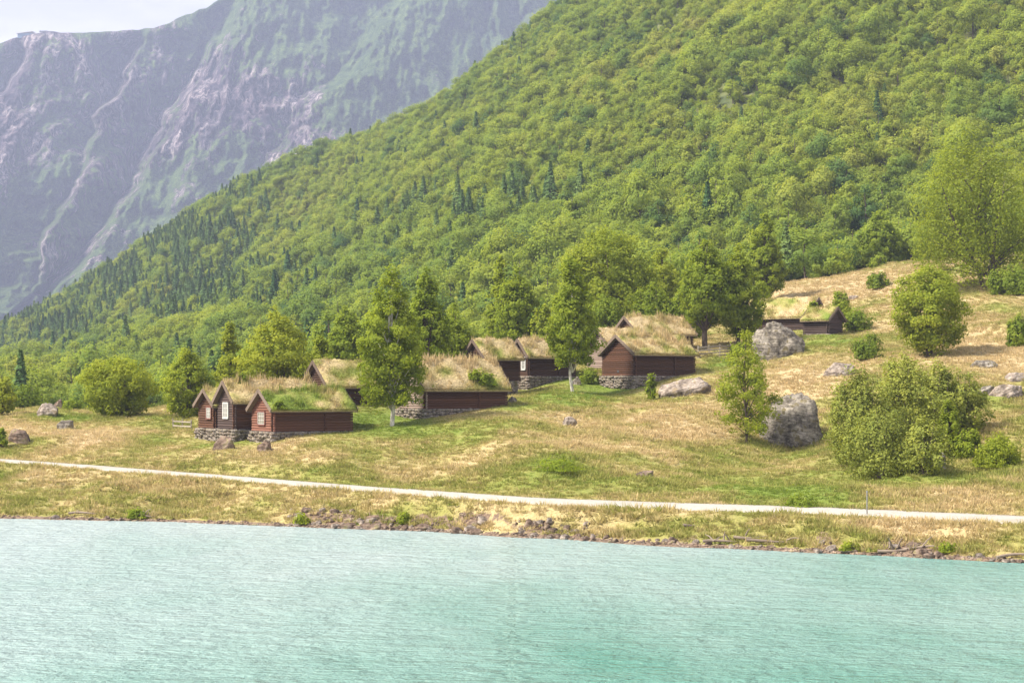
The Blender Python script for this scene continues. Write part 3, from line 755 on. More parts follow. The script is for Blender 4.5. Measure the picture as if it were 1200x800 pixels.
WHERE = [(95, 'left knoll'), (185, 'lone left tree'), (290, 'two small cabins'), (395, 'front red cabin'), (480, 'white-trunked birch'), (570, 'slender dark tree'), (640, 'twin trees'), (700, 'narrow birch'), (775, 'huge spreading tree'), (850, 'fence tree'), (930, 'meadow crest tree'), (1050, 'upper straw slope'), (1300, 'weeping birch')]
def place_word(px):
    i = next(i for i, (x, w) in enumerate(WHERE) if px < x); a = 0 if i == 0 else WHERE[i - 1][0]; f = (px - a) / (min(WHERE[i][0], 1200) - a)
    return ('left above the ' if f < .33 else ('straight above the ' if f < .67 else 'right above the ')) + WHERE[i][1]
def forest_label(px, top, size, tint, spruce):
    lo = np.interp(px, [0, 200, 400, 600, 800, 1000, 1200], [470, 440, 400, 340, 300, 290, 280]); hi = np.interp(px, [0, 200, 400, 600, 665, 1200], [380, 265, 150, 50, 0, 0])
    f = (lo - top) / (lo - hi); band = 'at the foot' if f < .16 else ('low down' if f < .33 else ('midway up' if f < .6 else 'high up'))
    sz = 'small' if size < .75 else ('middle-sized' if size < .95 else ('large' if size < 1.15 else 'very large'))
    if spruce: return '%s %s spruce %s %s' % (sz, 'blackish' if tint < .4 else 'dark green', band, place_word(px))
    colr = 'dark green' if tint < .42 else ('mid-green' if tint < .58 else ('light green' if tint < .75 else 'yellowish'))
    return '%s %s forest tree %s %s' % (sz, colr, band, place_word(px))

def place_forest():
    rng = np.random.default_rng(99)
    pts = []
    D = 232.0
    while D < 1420:
        sp = 3.8 + .6 * smooth(400, 1000, D); nX = int(1800 / F * D / sp)
        xs = ((np.arange(nX) + rng.uniform(-.45, .45, nX)) * sp - 900 / F * D); ys = D + rng.uniform(-.45, .45, nX) * sp
        pts.append(np.stack([xs, ys], 1)); D += sp * 1.05
    P = np.concatenate(pts); px = 600 + P[:, 0] / P[:, 1] * F; D = P[:, 1]
    start = np.interp(px, [-200, 0, 60, 200, 400, 560, 640, 800, 900, 1000, 1080, 1200, 1300], [250, 250, 262, 262, 240, 255, 262, 268, 298, 302, 306, 312, 315])
    start = start + 8 * vnoise(P[:, 0] / 9, D / 9, seed=6)
    keep = (D > start) & (D < skyline_D(px) * 1.06)
    P = P[keep]; px = px[keep]; D = D[keep]; z = zfun(px, D); row = HOR - (z - H) / D * F
    # what nearer ground hides needs no tree
    cols = np.linspace(-320, 1520, 369); dd = np.exp(np.linspace(math.log(100), math.log(1500), 420))
    CP, CD = np.meshgrid(cols, dd); CR = HOR - (zfun(CP, CD) - H) / CD * F; CM = np.minimum.accumulate(CR, 0)
    ii = np.clip(np.searchsorted(dd, D * .985) - 1, 0, 419); jj = np.clip(((px + 320) / 5).astype(int), 0, 368)
    vis = row - 13 / D * F < CM[ii, jj]
    P, px, D, z, row = P[vis], px[vis], D[vis], z[vis], row[vis]; n = len(P)
    X = P[:, 0]
    # conifers in the places the photo has them
    dl = np.zeros(n)
    for bx, by, rx, ry, a in [(60, 390, 60, 26, .9), (140, 335, 60, 30, 1.0), (205, 290, 45, 30, 1.0), (260, 300, 55, 35, .8), (300, 330, 50, 26, .55), (170, 380, 70, 24, .75), (240, 350, 60, 30, .75), (290, 372, 50, 14, .6), (70, 425, 60, 14, .35), (555, 285, 34, 28, .4), (490, 300, 30, 22, .12),
                              (620, 262, 30, 18, .5), (340, 300, 50, 20, .15), (500, 262, 60, 16, .4), (400, 372, 60, 18, .8), (350, 360, 40, 14, .3), (280, 240, 50, 22, .6), (345, 195, 30, 20, .5), (900, 175, 18, 12, .4), (1040, 155, 20, 10, .4), (480, 340, 30, 14, .2)]:
        dl = np.maximum(dl, a * np.exp(-((px - bx) / rx) ** 2 - ((row - by) / ry) ** 2))
    dl = dl * smooth(300, 400, D)
    isS = rng.uniform(0, 1, n) < np.clip(dl * (.85 + .8 * vnoise(X / 25, D / 35, seed=8)), .004 + .02 * (px < 700), .92)
    tint = np.clip(.53 + .26 * fbm(X / 45, D / 60, oct=3, seed=15) + rng.normal(size=n) * .09 - .38 * (rng.uniform(0, 1, n) < .09) + .06 * smooth(300, 900, px), 0, 1)
    tint = np.where(isS, np.clip(.45 + rng.normal(size=n) * .25, 0, 1), tint)
    thin = (D < 310) & (rng.uniform(0, 1, n) < .25)
    scl = (.48 + .85 * rng.uniform(0, 1, n) ** 1.6) * (1 + .18 * vnoise(X / 30, D / 30, seed=18))
    scl = np.where(isS, rng.uniform(.75, 1.25, n), scl)
    scl = np.where(D < 300, scl * .85, scl)
    rot = rng.uniform(0, 6.28, n)
    idx = np.where(isS, rng.integers(0, 3, n), rng.integers(0, 6, n))
    inframe = (px > 0) & (px < 1200) & (row > 6)
    ok = ~thin
    for sp_, meshes, nm, lab, grp in ((False, BROAD, 'forest_tree', 'round-crowned broadleaf tree among the others on the forested slope', 'broadleaf trees on the forested slope'), (True, SPRU, 'spruce_tree', 'dark pointed spruce among the trees on the forested slope', 'spruces on the forested slope')):
        cand = np.where(ok & inframe & (isS == sp_))[0]
        size = scl[cand] / D[cand]
        near = cand[np.argsort(-size)[:300]]
        sel = np.zeros(n, bool); sel[near] = True
        for q in near:
            o = bpy.data.objects.new(nm, meshes[idx[q]]); COL.objects.link(o)
            o.location = (X[q], D[q], z[q]); o.rotation_euler = (0, 0, rot[q]); s_ = scl[q]; o.scale = (s_, s_, s_ * (1 + .2 * math.sin(q)))
            o['tint'] = float(tint[q]); tag(o, forest_label(px[q], row[q], s_, tint[q], sp_), 'tree', grp)
        rest = np.where(ok & (isS == sp_) & ~sel)[0]
        scatter('forest' if not sp_ else 'spruce_forest', np.stack([X[rest], D[rest], z[rest]], 1), scl[rest], rot[rest], idx[rest], meshes, {'tint': tint[rest]},
                'continuous broadleaf wood covering the slope farther up' if not sp_ else 'spruces mixed in the wood farther up the slope', 'forest')
    print('forest', n, isS.sum())

def scatter(name, pos, scl, rot, idx, meshes, attrs, label, cat, zscl=None):
    src = bpy.data.collections.new(name + '_sources')
    for i, me in enumerate(meshes):
        so = bpy.data.objects.new('source_%s_%02d' % (name, i), me); src.objects.link(so)
    n = len(pos); me = bpy.data.meshes.new(name); me.vertices.add(n); me.vertices.foreach_set('co', pos.astype(np.float32).ravel())
    for k, v in dict(attrs, scl=scl, rot=rot, zs=(zscl if zscl is not None else np.ones(n))).items():
        a = me.attributes.new(k, 'FLOAT', 'POINT'); a.data.foreach_set('value', np.asarray(v, np.float32))
    a = me.attributes.new('idx', 'INT', 'POINT'); a.data.foreach_set('value', np.asarray(idx, np.int32))
    o = link(name, me); tag(o, label, cat, kind='stuff')
    g = bpy.data.node_groups.new(name + '_nodes', 'GeometryNodeTree')
    g.interface.new_socket('Geometry', in_out='INPUT', socket_type='NodeSocketGeometry'); g.interface.new_socket('Geometry', in_out='OUTPUT', socket_type='NodeSocketGeometry')
    gi = g.nodes.new('NodeGroupInput'); go = g.nodes.new('NodeGroupOutput')
    mp_ = g.nodes.new('GeometryNodeMeshToPoints'); iop = g.nodes.new('GeometryNodeInstanceOnPoints')
    ci = g.nodes.new('GeometryNodeCollectionInfo'); ci.inputs['Collection'].default_value = src; ci.inputs['Separate Children'].default_value = True; ci.inputs['Reset Children'].default_value = True
    def na(nm, typ):
        x = g.nodes.new('GeometryNodeInputNamedAttribute'); x.data_type = typ; x.inputs['Name'].default_value = nm; return [s for s in x.outputs if s.enabled and s.name == 'Attribute'][0]
    cx = g.nodes.new('ShaderNodeCombineXYZ'); g.links.new(na('rot', 'FLOAT'), cx.inputs['Z'])
    sc_ = g.nodes.new('ShaderNodeCombineXYZ'); s_ = na('scl', 'FLOAT'); mu = g.nodes.new('ShaderNodeMath'); mu.operation = 'MULTIPLY'
    g.links.new(s_, mu.inputs[0]); g.links.new(na('zs', 'FLOAT'), mu.inputs[1])
    g.links.new(s_, sc_.inputs['X']); g.links.new(s_, sc_.inputs['Y']); g.links.new(mu.outputs[0], sc_.inputs['Z'])
    g.links.new(gi.outputs[0], mp_.inputs['Mesh']); g.links.new(mp_.outputs['Points'], iop.inputs['Points'])
    g.links.new(ci.outputs[0], iop.inputs['Instance']); iop.inputs['Pick Instance'].default_value = True
    g.links.new(na('idx', 'INT'), iop.inputs['Instance Index'])
    g.links.new(cx.outputs[0], iop.inputs['Rotation']); g.links.new(sc_.outputs[0], iop.inputs['Scale'])
    g.links.new(iop.outputs[0], go.inputs[0])
    md = o.modifiers.new('scatter', 'NODES'); md.node_group = g
    return o
place_forest()

# ------------------------------------------------------------------ meadow grass
def tuft_mesh(seed, nb, h, spread, wide=.05):
    rng = np.random.default_rng(seed)
    a = rng.uniform(0, 6.28, nb); r = rng.uniform(0, 1, nb) ** .6 * spread
    b0 = np.stack([np.cos(a) * r, np.sin(a) * r, np.full(nb, -.06)], 1)
    hh = h * rng.uniform(.55, 1.15, nb); ln = rng.uniform(.3, 1.2, nb)
    tip = b0 + np.stack([np.cos(a) * ln * hh * .7 + rng.normal(size=nb) * .08, np.sin(a) * ln * hh * .7 + rng.normal(size=nb) * .08, hh], 1)
    dirv = np.stack([-np.sin(a + rng.uniform(-1, 1, nb)), np.cos(a), np.zeros(nb)], 1) * wide * rng.uniform(.6, 1.4, nb)[:, None]
    V = np.stack([b0 - dirv, b0 + dirv, tip], 1).reshape(-1, 3)
    return mk_mesh('grass_tuft', V, np.arange(nb * 3).reshape(-1, 3), [M_TUFT], {'var': ('FACE', rng.uniform(0, 1, nb))})
TUFTS = [tuft_mesh(1, 26, .27, .36), tuft_mesh(2, 22, .36, .3), tuft_mesh(3, 30, .2, .45, .06), tuft_mesh(4, 14, .48, .2, .03), tuft_mesh(5, 34, .23, .6, .07)]
def meadow_grass():
    rng = np.random.default_rng(5); n = 250000
    # even over the ground: density falls with distance as the tufts shrink in the picture
    px = rng.uniform(-260, 1460, n); D = np.sqrt(rng.uniform(96 ** 2, 318 ** 2, n))
    keep = rng.uniform(0, 1, n) < np.clip(150 / D, .35, 1)
    px, D = px[keep], D[keep]
    rD, _ = road_at(px); off = np.abs(D - rD)
    k = (D > shore_D(px) + .5) & (off > ROAD_W / 2 - .12 + .3 * vnoise(px / 7, px * 0)); px, D = px[k], D[k]
    z = zfun(px, D); X = (px - 600) / F * D
    tone = np.clip(tone_fn(px, D, z) + rng.normal(size=len(px)) * .11, 0, 1)
    k = z > .22
    k &= rng.uniform(0, 1, len(px)) > earth_fn(px, D, z) ** 2 * .85
    hfac = np.ones(len(px))
    for hx, hd, hr in HOUSES: hfac = np.minimum(hfac, .45 + .55 * (1 - np.exp(-(((px - hx) / F * D) ** 2 + (D - hd) ** 2) / (hr * .8) ** 2)))
    bank = (D < road_at(px)[0])
    rocky = np.exp(-((px - 430) / 90) ** 2) + np.exp(-((px - 620) / 60) ** 2)
    k &= ~(bank & (rng.uniform(0, 1, len(px)) < rocky * .08 * smooth(9, 3, D - shore_D(px))))
    px, D, z, X, tone, bank, hfac = px[k], D[k], z[k], X[k], tone[k], bank[k], hfac[k]; n = len(px)
    tall = fbm(X / 5, D / 5, oct=2, seed=44)
    scl = rng.uniform(.6, 1.15, n) * (1 + .45 * tall) * np.where(tone > .72, .62, 1.0) * np.where(bank, 1.1, 1) * hfac
    scatter('meadow_grass_tufts', np.stack([X, D, z], 1), scl, rng.uniform(0, 6.28, n), rng.integers(0, 5, n), TUFTS, {'tone': tone}, 'straw and green grass growing over the meadow and lake bank', 'grass')
    print('tufts', n)
meadow_grass()

# ------------------------------------------------------------------ rocks
def rock_mesh(name, seed, sub=4, planes=9, dim=(1, 1, 1), mat=None, rough=.22, flat_=.0):
    bm = bmesh.new(); bmesh.ops.create_icosphere(bm, subdivisions=sub, radius=1)
    V = np.array([v.co[:] for v in bm.verts]); Fc = np.array([[v.index for v in f.verts] for f in bm.faces]); bm.free()
    rng = np.random.default_rng(seed)
    V = V * (1 + rough * fbm(V[:, 0] * 1.2 + seed, V[:, 1] * 1.2, V[:, 2] * 1.2, oct=3, seed=seed))[:, None]
    for k in range(planes):
        d = rng.normal(size=3); d /= np.linalg.norm(d); lim = rng.uniform(.58, .86)
        ov = V @ d - lim; V = V - np.outer(np.clip(ov, 0, None) * .92, d)
    nn = V / (np.linalg.norm(V, axis=1, keepdims=True) + 1e-9)
    V = V + nn * (fbm(V[:, 0] * 5 + seed, V[:, 1] * 5, V[:, 2] * 5, oct=4, seed=seed + 3, rough=.6) * .11 * (sub > 2))[:, None]
    # layered cracks
    cr_ = np.abs(fbm(V[:, 0] * 2 + 9, V[:, 1] * 2, V[:, 2] * 2.6, oct=2, seed=seed + 5)); V = V - nn * (np.clip(.06 - cr_, 0, 1) * 1.1 * (sub > 3))[:, None]
    V = V / np.abs(V).max(0) * np.array(dim) / 2
    return mk_mesh(name, V, Fc, [mat or M_ROCK], smooth_=sub > 3)
BOULD = [
 ('boulder', 'large rounded grey boulder in front of the upper cabins', 917, 418, 70, 42, 5.4, 0, 0, M_ROCK, 3),
 ('boulder', 'big cracked boulder with pale streaks beside the thin sparse birch', 928, 526, 76, 68, 4.8, .16, .2, M_ROCK, 22),
 ('boulder', 'long flat slab boulder tilted on the lawn beside the red-brown cabin', 803, 464, 66, 21, 3.0, -.24, .3, M_PALEROCK, 8),
 ('rock', 'pale flat rock outcrop in front of the dark bush', 984, 441, 44, 17, 2.6, -.1, .4, M_PALEROCK, 11),
 ('rock', 'pale rock beside the dark bush on the left knoll', 55, 487, 28, 15, 2.0, 0, 0, M_PALEROCK, 14),
 ('rock', 'brownish rock in the straw near the left edge', 21, 521, 30, 18, 2.0, .1, 0, M_SHORE, 17),
 ('rock', 'small pale rock lying in the lawn below the windowed cabin', 667, 499, 20, 11, 1.3, .1, 0, M_PALEROCK, 20),
 ('rock', 'low rock showing through the straw on the left knoll', 76, 503, 22, 11, 1.4, 0, .2, M_ROCK, 23),
 ('rock', 'wide rock outcrop on the straw slope at the right edge', 1183, 466, 56, 17, 3.2, -.35, .3, M_PALEROCK, 26),
 ('rock', 'stepped grey ledge at the right edge above the wide rock outcrop', 1192, 447, 40, 13, 2.4, -.35, .3, M_PALEROCK, 71),
 ('rock', 'narrow rock ledge left of the wide outcrop at the right edge', 1158, 462, 26, 10, 1.8, -.3, .2, M_ROCK, 74),
 ('rock', 'dark low rock above the olive thicket', 1156, 431, 34, 11, 2.2, -.1, 0, M_ROCK, 29),
 ('rock', 'dark rock under the edge of the olive thicket', 1101, 552, 26, 26, 1.8, 0, 0, M_ROCK, 32),
 ('rock', 'grey stone by the corner of the middle turf-roofed cabin', 600, 472, 13, 8, .8, 0, 0, M_ROCK, 35),
 ('rock', 'small rock in the straw right of the small upper cabin', 1002, 351, 14, 7, 1.2, 0, 0, M_PALEROCK, 38),
 ('rock', 'low brown stone under the straw in the lower meadow', 757, 560, 26, 9, 1.4, 0, .2, M_SHORE, 41),
 ('rock', 'long low stone in the grass in front of the dark gabled cabin', 262, 527, 36, 16, 1.4, -.5, .2, M_SHORE, 44),
 ('rock', 'small brown rock in the grass below the front red cabin', 310, 530, 20, 14, 1.2, .2, 0, M_SHORE, 47),
 ('rock', 'grey stone on the lawn near the stone footing of the narrow birch', 676, 451, 14, 10, 1.0, 0, 0, M_ROCK, 50),
 ('rock', 'pinkish rock showing at the foot of the far forest on the left', 66, 471, 12, 12, 2.0, 0, 0, M_SHORE, 53),
]
for nm, lb, px, py, wp, hp, dep, tilt, dz, mt, sd_ in BOULD:
    P = ground_px(px, py); s = F / P.y; w, h = wp / s, hp / s
    o = link(nm, rock_mesh(nm, sd_, 5 if wp > 40 else 4, 16, (w, dep, h * 1.8), mt, .34)); o.location = (P.x, P.y + dep * .38, P.z + h * .1); o.rotation_euler = (0, tilt, 0)
    tag(o, lb, 'boulder' if nm == 'boulder' else 'rock')

SRK = [rock_mesh('shore_rock', 300 + i, 3, 8, (1, .8, .62), M_SHORE if i % 3 else M_PALEROCK) for i in range(7)]
rng = np.random.default_rng(12); cnt = 0
spots = []
for a, b_, n, up in [(340, 420, 62, 22), (420, 500, 44, 12), (495, 560, 24, 10), (540, 565, 16, 20), (600, 690, 56, 20), (640, 690, 14, 6), (40, 330, 16, 3), (690, 840, 22, 6), (840, 960, 14, 4), (958, 975, 8, 14), (1040, 1080, 12, 12), (1085, 1125, 12, 5), (1125, 1200, 12, 4)]:
    for k in range(n):
        px = rng.uniform(a, b_); spots.append((px, shore_row(px) + .6 - up * rng.uniform(0, 1) ** 1.3))
for px, py in spots:
    P = ground_px(px, py); sz = float(rng.choice([.3, .42, .6, .85, 1.15], p=[.34, .32, .22, .09, .03]))
    ri = int(rng.integers(0, 7)); o = bpy.data.objects.new('shore_rock', SRK[ri]); COL.objects.link(o)
    o.location = (P.x, P.y, P.z + sz * .02); o.scale = (sz, sz, sz); o.rotation_euler = (rng.uniform(-.35, .35), rng.uniform(-.35, .35), rng.uniform(0, 6.28))
    up_ = shore_row(px) - py; pos_ = 'at the waterline' if up_ < 2.5 else ('just above the waterline' if up_ < 8 else 'high on the bank')
    tag(o, '%s %s angular rock %s %s' % ({.3: 'very small', .42: 'small', .6: 'middle-sized', .85: 'large', 1.15: 'very large'}[round(sz, 2)], 'brown' if ri % 3 else 'pale', pos_, place_word(px).replace('above', 'below')), 'rock', 'loose rocks along the lake edge')
# pebbles of the waterline
V, Fc = [], []
pm = MB()
for k in range(1000):
    px = rng.uniform(-20, 1220); P = ground_px(px, shore_row(px) + rng.uniform(-3.4, 1.2)); r = rng.uniform(.06, .2)
    pv = [(P.x + r * a * rng.uniform(.7, 1.3), P.y + r * b2 * rng.uniform(.7, 1.3), P.z + r * c2 * .6) for a, b2, c2 in ((1, 0, 0), (0, 1, 0), (-1, 0, 0), (0, -1, 0), (0, 0, 1), (0, 0, -1))]
    pm.add(pv, [(0, 1, 4), (1, 2, 4), (2, 3, 4), (3, 0, 4), (1, 0, 5), (2, 1, 5), (3, 2, 5), (0, 3, 5)])
tag(pm.build('pebbles', M_SHORE), 'small stones along the waterline of the lake', 'pebbles', kind='stuff')

# driftwood
def drift(lb, px, py, L, ang, branches, sd_):
    rg = random.Random(sd_); P = ground_px(px, py); root = link('driftwood', None, loc=P + Vector((0, 0, .12)), rz=ang); tag(root, lb, 'driftwood')
    pts = [(L * (f - .5), .15 * math.sin(f * 5 + sd_), .1 * math.sin(f * 3 + sd_) + f * .1) for f in [i / 6 for i in range(7)]]
    MB().tube(pts, [.1, .095, .09, .08, .06, .05, .02], 7).build('trunk', W_DRIFT, root)
    for k in range(branches):
        f = rg.uniform(.2, .8); p = Vector((L * (f - .5), 0, .1)); q = p + Vector((rg.uniform(-.5, .9), rg.uniform(-.7, .7), rg.uniform(.15, .7)))
        MB().tube([p, (p + q) / 2 + Vector((0, 0, .08)), q], [.06, .045, .015], 5).build('branch', W_DRIFT, root)
drift('forked pale driftwood at the waterline right of centre', 848, 638, 2.6, .1, 4, 1)
drift('long thin driftwood pole on the bank below the road', 905, 637, 3.2, -.12, 1, 2)
drift('pale driftwood pole lying above the long thin one', 880, 632, 2.2, .05, 1, 3)
drift('tangled driftwood pile on the shore below the road post', 1058, 647, 3.0, -.1, 6, 4)
drift('curved bleached branch leaning over the tangled driftwood', 1078, 645, 1.9, -.5, 1, 5)
drift('short driftwood log at the water edge by the right photo edge', 1190, 655, 2.2, .0, 1, 6)
drift('thin driftwood stick lying at the shore near the left', 97, 605, 2.2, .05, 1, 7)
drift('small weathered branch on the shore left of the rocky bank', 172, 607, 1.5, -.2, 3, 8)
drift('thin stick angled on the bank above the shore right of centre', 810, 618, 1.4, .7, 0, 9)
drift('dark branch on the right shore left of the tangled pile', 1003, 647, 1.8, -.25, 0, 10)

# road post
P = ground_px(1016, 604); root = link('road_post', None, loc=P); tag(root, 'thin grey marker post at the edge of the gravel road', 'post')
MB().tube([(0, 0, -.2), (0, 0, .8), (0, 0, 1.5)], [.05, .045, .045], 8).build('pole', M_STEEL, root)
MB().tube([(0, 0, 1.5), (0, 0, 1.62)], [.065, .05], 8).build('cap', M_STEEL, root)

# ------------------------------------------------------------------ cabins
def log_mesh(seed):
    rng = np.random.default_rng(seed); V = []; K = 8
    for x in (0, .33, .66, 1):
        for k in range(K):
            a = 2 * np.pi * (k + .5) / K; r = .5 * rng.uniform(.93, 1.05)
            V.append((x, math.cos(a) * r, math.sin(a) * r))
    Fc = []
    for i in range(3):
        for k in range(K): Fc.append((i * K + k, i * K + (k + 1) % K, (i + 1) * K + (k + 1) % K, (i + 1) * K + k))
    Fc.append(tuple(reversed(range(K)))); Fc.append(tuple(range(3 * K, 4 * K)))
    return V, Fc
LOGV = [log_mesh(s) for s in range(3)]
_logcache = {}
def log_me(k, mat):
    key = (k, mat.name)
    if key not in _logcache: _logcache[key] = mk_mesh('log', LOGV[k][0], LOGV[k][1], [mat])
    return _logcache[key]
M_FOOT = rock_mat('footing_stone', (.30, .265, .235), (.10, .085, .072), (.48, .44, .40), (.26, .22, .15))
def stone_me(k):
    rg = np.random.default_rng(400 + k); bm = bmesh.new(); bmesh.ops.create_cube(bm, size=1)
    bmesh.ops.subdivide_edges(bm, edges=bm.edges[:], cuts=1, use_grid_fill=True)
    V = np.array([v.co[:] for v in bm.verts]); Fc = np.array([[v.index for v in f.verts] for f in bm.faces]); bm.free()
    V = V * (1 - .22 * (np.linalg.norm(V, axis=1) - .5))[:, None] + rg.normal(size=V.shape) * .05
    return mk_mesh('stone', V, Fc, [M_FOOT if k % 4 else M_PALEROCK])
STONES = [stone_me(k) for k in range(6)]

def cabin(name, label, px, py, D, ang, W, L, wall, rise, mgab, mlong, side=1, tone=.25, found=.9, windows=(), green=0.0, vent=None, tallgrass=1.0, seed=0, cat='cabin'):
    """px, py, D: foot of the near corner; side=1: gable to the left of it, -1: gable to the right"""
    rg = np.random.default_rng(seed + 1); tone += .04
    s = F / D; P = Vector(((px - 600) / s, D, H + (HOR - py) / s))
    root = link(name, None, loc=P); root.rotation_euler = (0, 0, ang * side); tag(root, label, cat)
    S = side
    # local axes: +x*S along the ridge away from the gable, +y back
    lh = .235; rb = rise - .34
    nrow = int(round(wall / lh)); lh = wall / nrow
    def wallobj(pts_box, mat):
        x0, y0, z0, x1, y1, z1 = pts_box; return MB().box(min(x0, x1), y0, z0, max(x0, x1), y1, z1).build('wall', mat, root)
    # gable wall with its triangle
    g = MB(); xg0, xg1 = (0.06 * S, .2 * S)
    V = []
    for x in (xg0, xg1): V += [(x, .05, 0), (x, W - .05, 0), (x, W - .05, wall), (x, W / 2, wall + rb), (x, .05, wall)]
    g.add(V, [(0, 1, 2, 3, 4), (9, 8, 7, 6, 5), (0, 5, 6, 1), (1, 6, 7, 2), (2, 7, 8, 3), (3, 8, 9, 4), (4, 9, 5, 0)])
    gw = g.build('wall', mgab, root)
    ngr = int(rb / lh) + 1
    for r in range(nrow + ngr):
        z = lh * (r + .5); ov = .16 + rg.uniform(-.03, .05)
        if r >= nrow:
            half = W / 2 * (1 - (z + lh * .3 - wall) / rb) - .02; ov = 0
            if half < .12: continue
            y0, y1 = W / 2 - half, W / 2 + half
        else: y0, y1 = -ov, W + ov
        o = bpy.data.objects.new('log', log_me(rg.integers(0, 3), mgab)); COL.objects.link(o); o.parent = gw
        o.location = (.07 * S, y0, z); o.rotation_euler = (0, 0, R(90)); o.scale = (y1 - y0, .17, lh * .95)
    # front long wall
    fw = wallobj((.06 * S, .06, 0, (L - .06) * S, .2, wall), mlong)
    for r in range(nrow):
        z = lh * (r + .5) + lh * .04; ov = .16 + rg.uniform(-.03, .05)
        o = bpy.data.objects.new('log', log_me(rg.integers(0, 3), mlong)); COL.objects.link(o); o.parent = fw
        o.location = (-ov * S if S > 0 else (L + ov) * -1, .07, z); o.scale = (L + 2 * ov, .17, lh * .95)
    # notched cross-wall ends part-way along the front
    if L > 6:
        xx = L * .66 * S; q = MB()
        for r in range(nrow): q.tube([(xx, -.14, lh * (r + .5)), (xx, .1, lh * (r + .5))], [lh * .44] * 2, 6)
        q.build('cross_wall_ends', mlong, root)
    wallobj((.06 * S, W - .2, 0, (L - .06) * S, W - .06, wall), mlong)
    g = MB(); V = []
    for x in ((L - .2) * S, (L - .06) * S): V += [(x, .05, 0), (x, W - .05, 0), (x, W - .05, wall), (x, W / 2, wall + rb), (x, .05, wall)]
    g.add(V, [(0, 1, 2, 3, 4), (9, 8, 7, 6, 5), (0, 5, 6, 1), (1, 6, 7, 2), (2, 7, 8, 3), (3, 8, 9, 4), (4, 9, 5, 0)]); g.build('wall', mlong, root)
    # roof: board deck, then turf
    oe, og = .42, .42; sl_ = rb / (W / 2)
    def deck(y): return wall + rb - abs(y - W / 2) * sl_
    x0, x1 = -og, L + og
    ye0, ye1 = -oe, W + oe
    q = MB(); sec = [(ye0, deck(ye0)), (W / 2, deck(W / 2)), (ye1, deck(ye1))]
    V = []
    for x in (x0 * S, x1 * S):
        V += [(x, y, z + .04) for y, z in sec] + [(x, y, z - .04) for y, z in reversed(sec)]
    q.add(V, [(0, 1, 2, 3, 4, 5), (11, 10, 9, 8, 7, 6)] + [(i, 6 + i, 6 + (i + 1) % 6, (i + 1) % 6) for i in range(6)])
    roof = q.build('roof', W_BOARD, root)
    nx = max(10, int((x1 - x0) / .28)); ny = 25
    xs_ = np.linspace(x0 + .05, x1 - .05, nx); ys_ = np.linspace(ye0 - .07, ye1 + .07, ny)
    XX, YY = np.meshgrid(xs_, ys_); dk = deck(0) * 0 + (wall + rb - np.abs(YY - W / 2) * sl_)
    ridge_round = .12 * np.exp(-((YY - W / 2) / .35) ** 2)
    th = .26 - ridge_round * .6 + .30 * fbm(XX / 1.3 + seed, YY / .9, oct=3, seed=seed + 2) + .09 * fbm(XX / .3, YY / .3, oct=2, seed=seed + 3)
    edge = np.minimum(np.minimum(XX - x0, x1 - XX) / .3, np.minimum(YY - ye0, ye1 - YY) / .3); th = th * (.72 + .28 * np.clip(edge, 0, 1)) + .03
    top = np.stack([XX * S, YY, dk + .045 + th], -1).reshape(-1, 3); bot = np.stack([XX * S, YY, dk + .045], -1).reshape(-1, 3)
    f_ = grid_faces(ny, nx); nT = nx * ny; faces = [tuple(r) for r in f_]
    ring = list(range(nx)) + [r * nx + nx - 1 for r in range(1, ny)] + [(ny - 1) * nx + k for k in range(nx - 2, -1, -1)] + [r * nx for r in range(ny - 2, 0, -1)]
    for i in range(len(ring)):
        a, b2 = ring[i], ring[(i + 1) % len(ring)]; faces.append((b2, a, a + nT, b2 + nT))
    tn = np.clip(tone + .75 * fbm(XX / 1.6 + seed, YY / 1.2, oct=3, seed=seed + 5) + green * np.clip(1 - (YY - ye0) / (W * .45), 0, 1), 0, 1).ravel()
    sod = link('turf', mk_mesh('turf', np.concatenate([top, bot]), faces, [M_SOD], {'tone': ('POINT', np.concatenate([tn, np.clip(tn, 0, .3)]))}, smooth_=True), roof)
    # standing grass on the turf
    nb = int((x1 - x0) * (W + 1) * 95); bx = rg.uniform(x0 + .05, x1 - .05, nb); by = np.where(rg.uniform(0, 1, nb) < .1, ye0 - .05 + rg.uniform(0, .12, nb), rg.uniform(ye0 - .02, ye1, nb))
    dz = wall + rb - np.abs(by - W / 2) * sl_ + .2
    cl = fbm(bx / .7 + seed, by / .7, oct=2, seed=seed + 8)
    hh = (.14 + .55 * np.clip(cl + .2, 0, 1) * tallgrass + .16 * np.exp(-((by - W / 2) / .6) ** 2) * tallgrass) * rg.uniform(.6, 1.3, nb)
    a = rg.uniform(0, 6.28, nb); wv = .045 * rg.uniform(.7, 1.5, nb)
    b0 = np.stack([bx * S, by, dz], 1); dv = np.stack([np.cos(a) * wv, np.sin(a) * wv, 0 * a], 1)
    tip = b0 + np.stack([rg.normal(size=nb) * .11, rg.normal(size=nb) * .11 - .03 - .16 * (by < ye0 + .08), np.where(by < ye0 + .08, hh * rg.uniform(-.35, .8, nb), hh)], 1)
    V = np.stack([b0 - dv, b0 + dv, tip], 1).reshape(-1, 3)
    tnb = np.clip(tone - .02 + .75 * fbm(bx / 1.6 + seed, by / 1.2, oct=3, seed=seed + 5) + green * np.clip(1 - (by - ye0) / (W * .45), 0, 1) + rg.normal(size=nb) * .1, 0, 1)
    gr = link('grass', mk_mesh('grass', V, np.arange(nb * 3).reshape(-1, 3), [M_SODGRASS], {'tone': ('FACE', tnb), 'var': ('FACE', rg.uniform(0, 1, nb))}), roof)
    gr['kind'] = 'stuff'
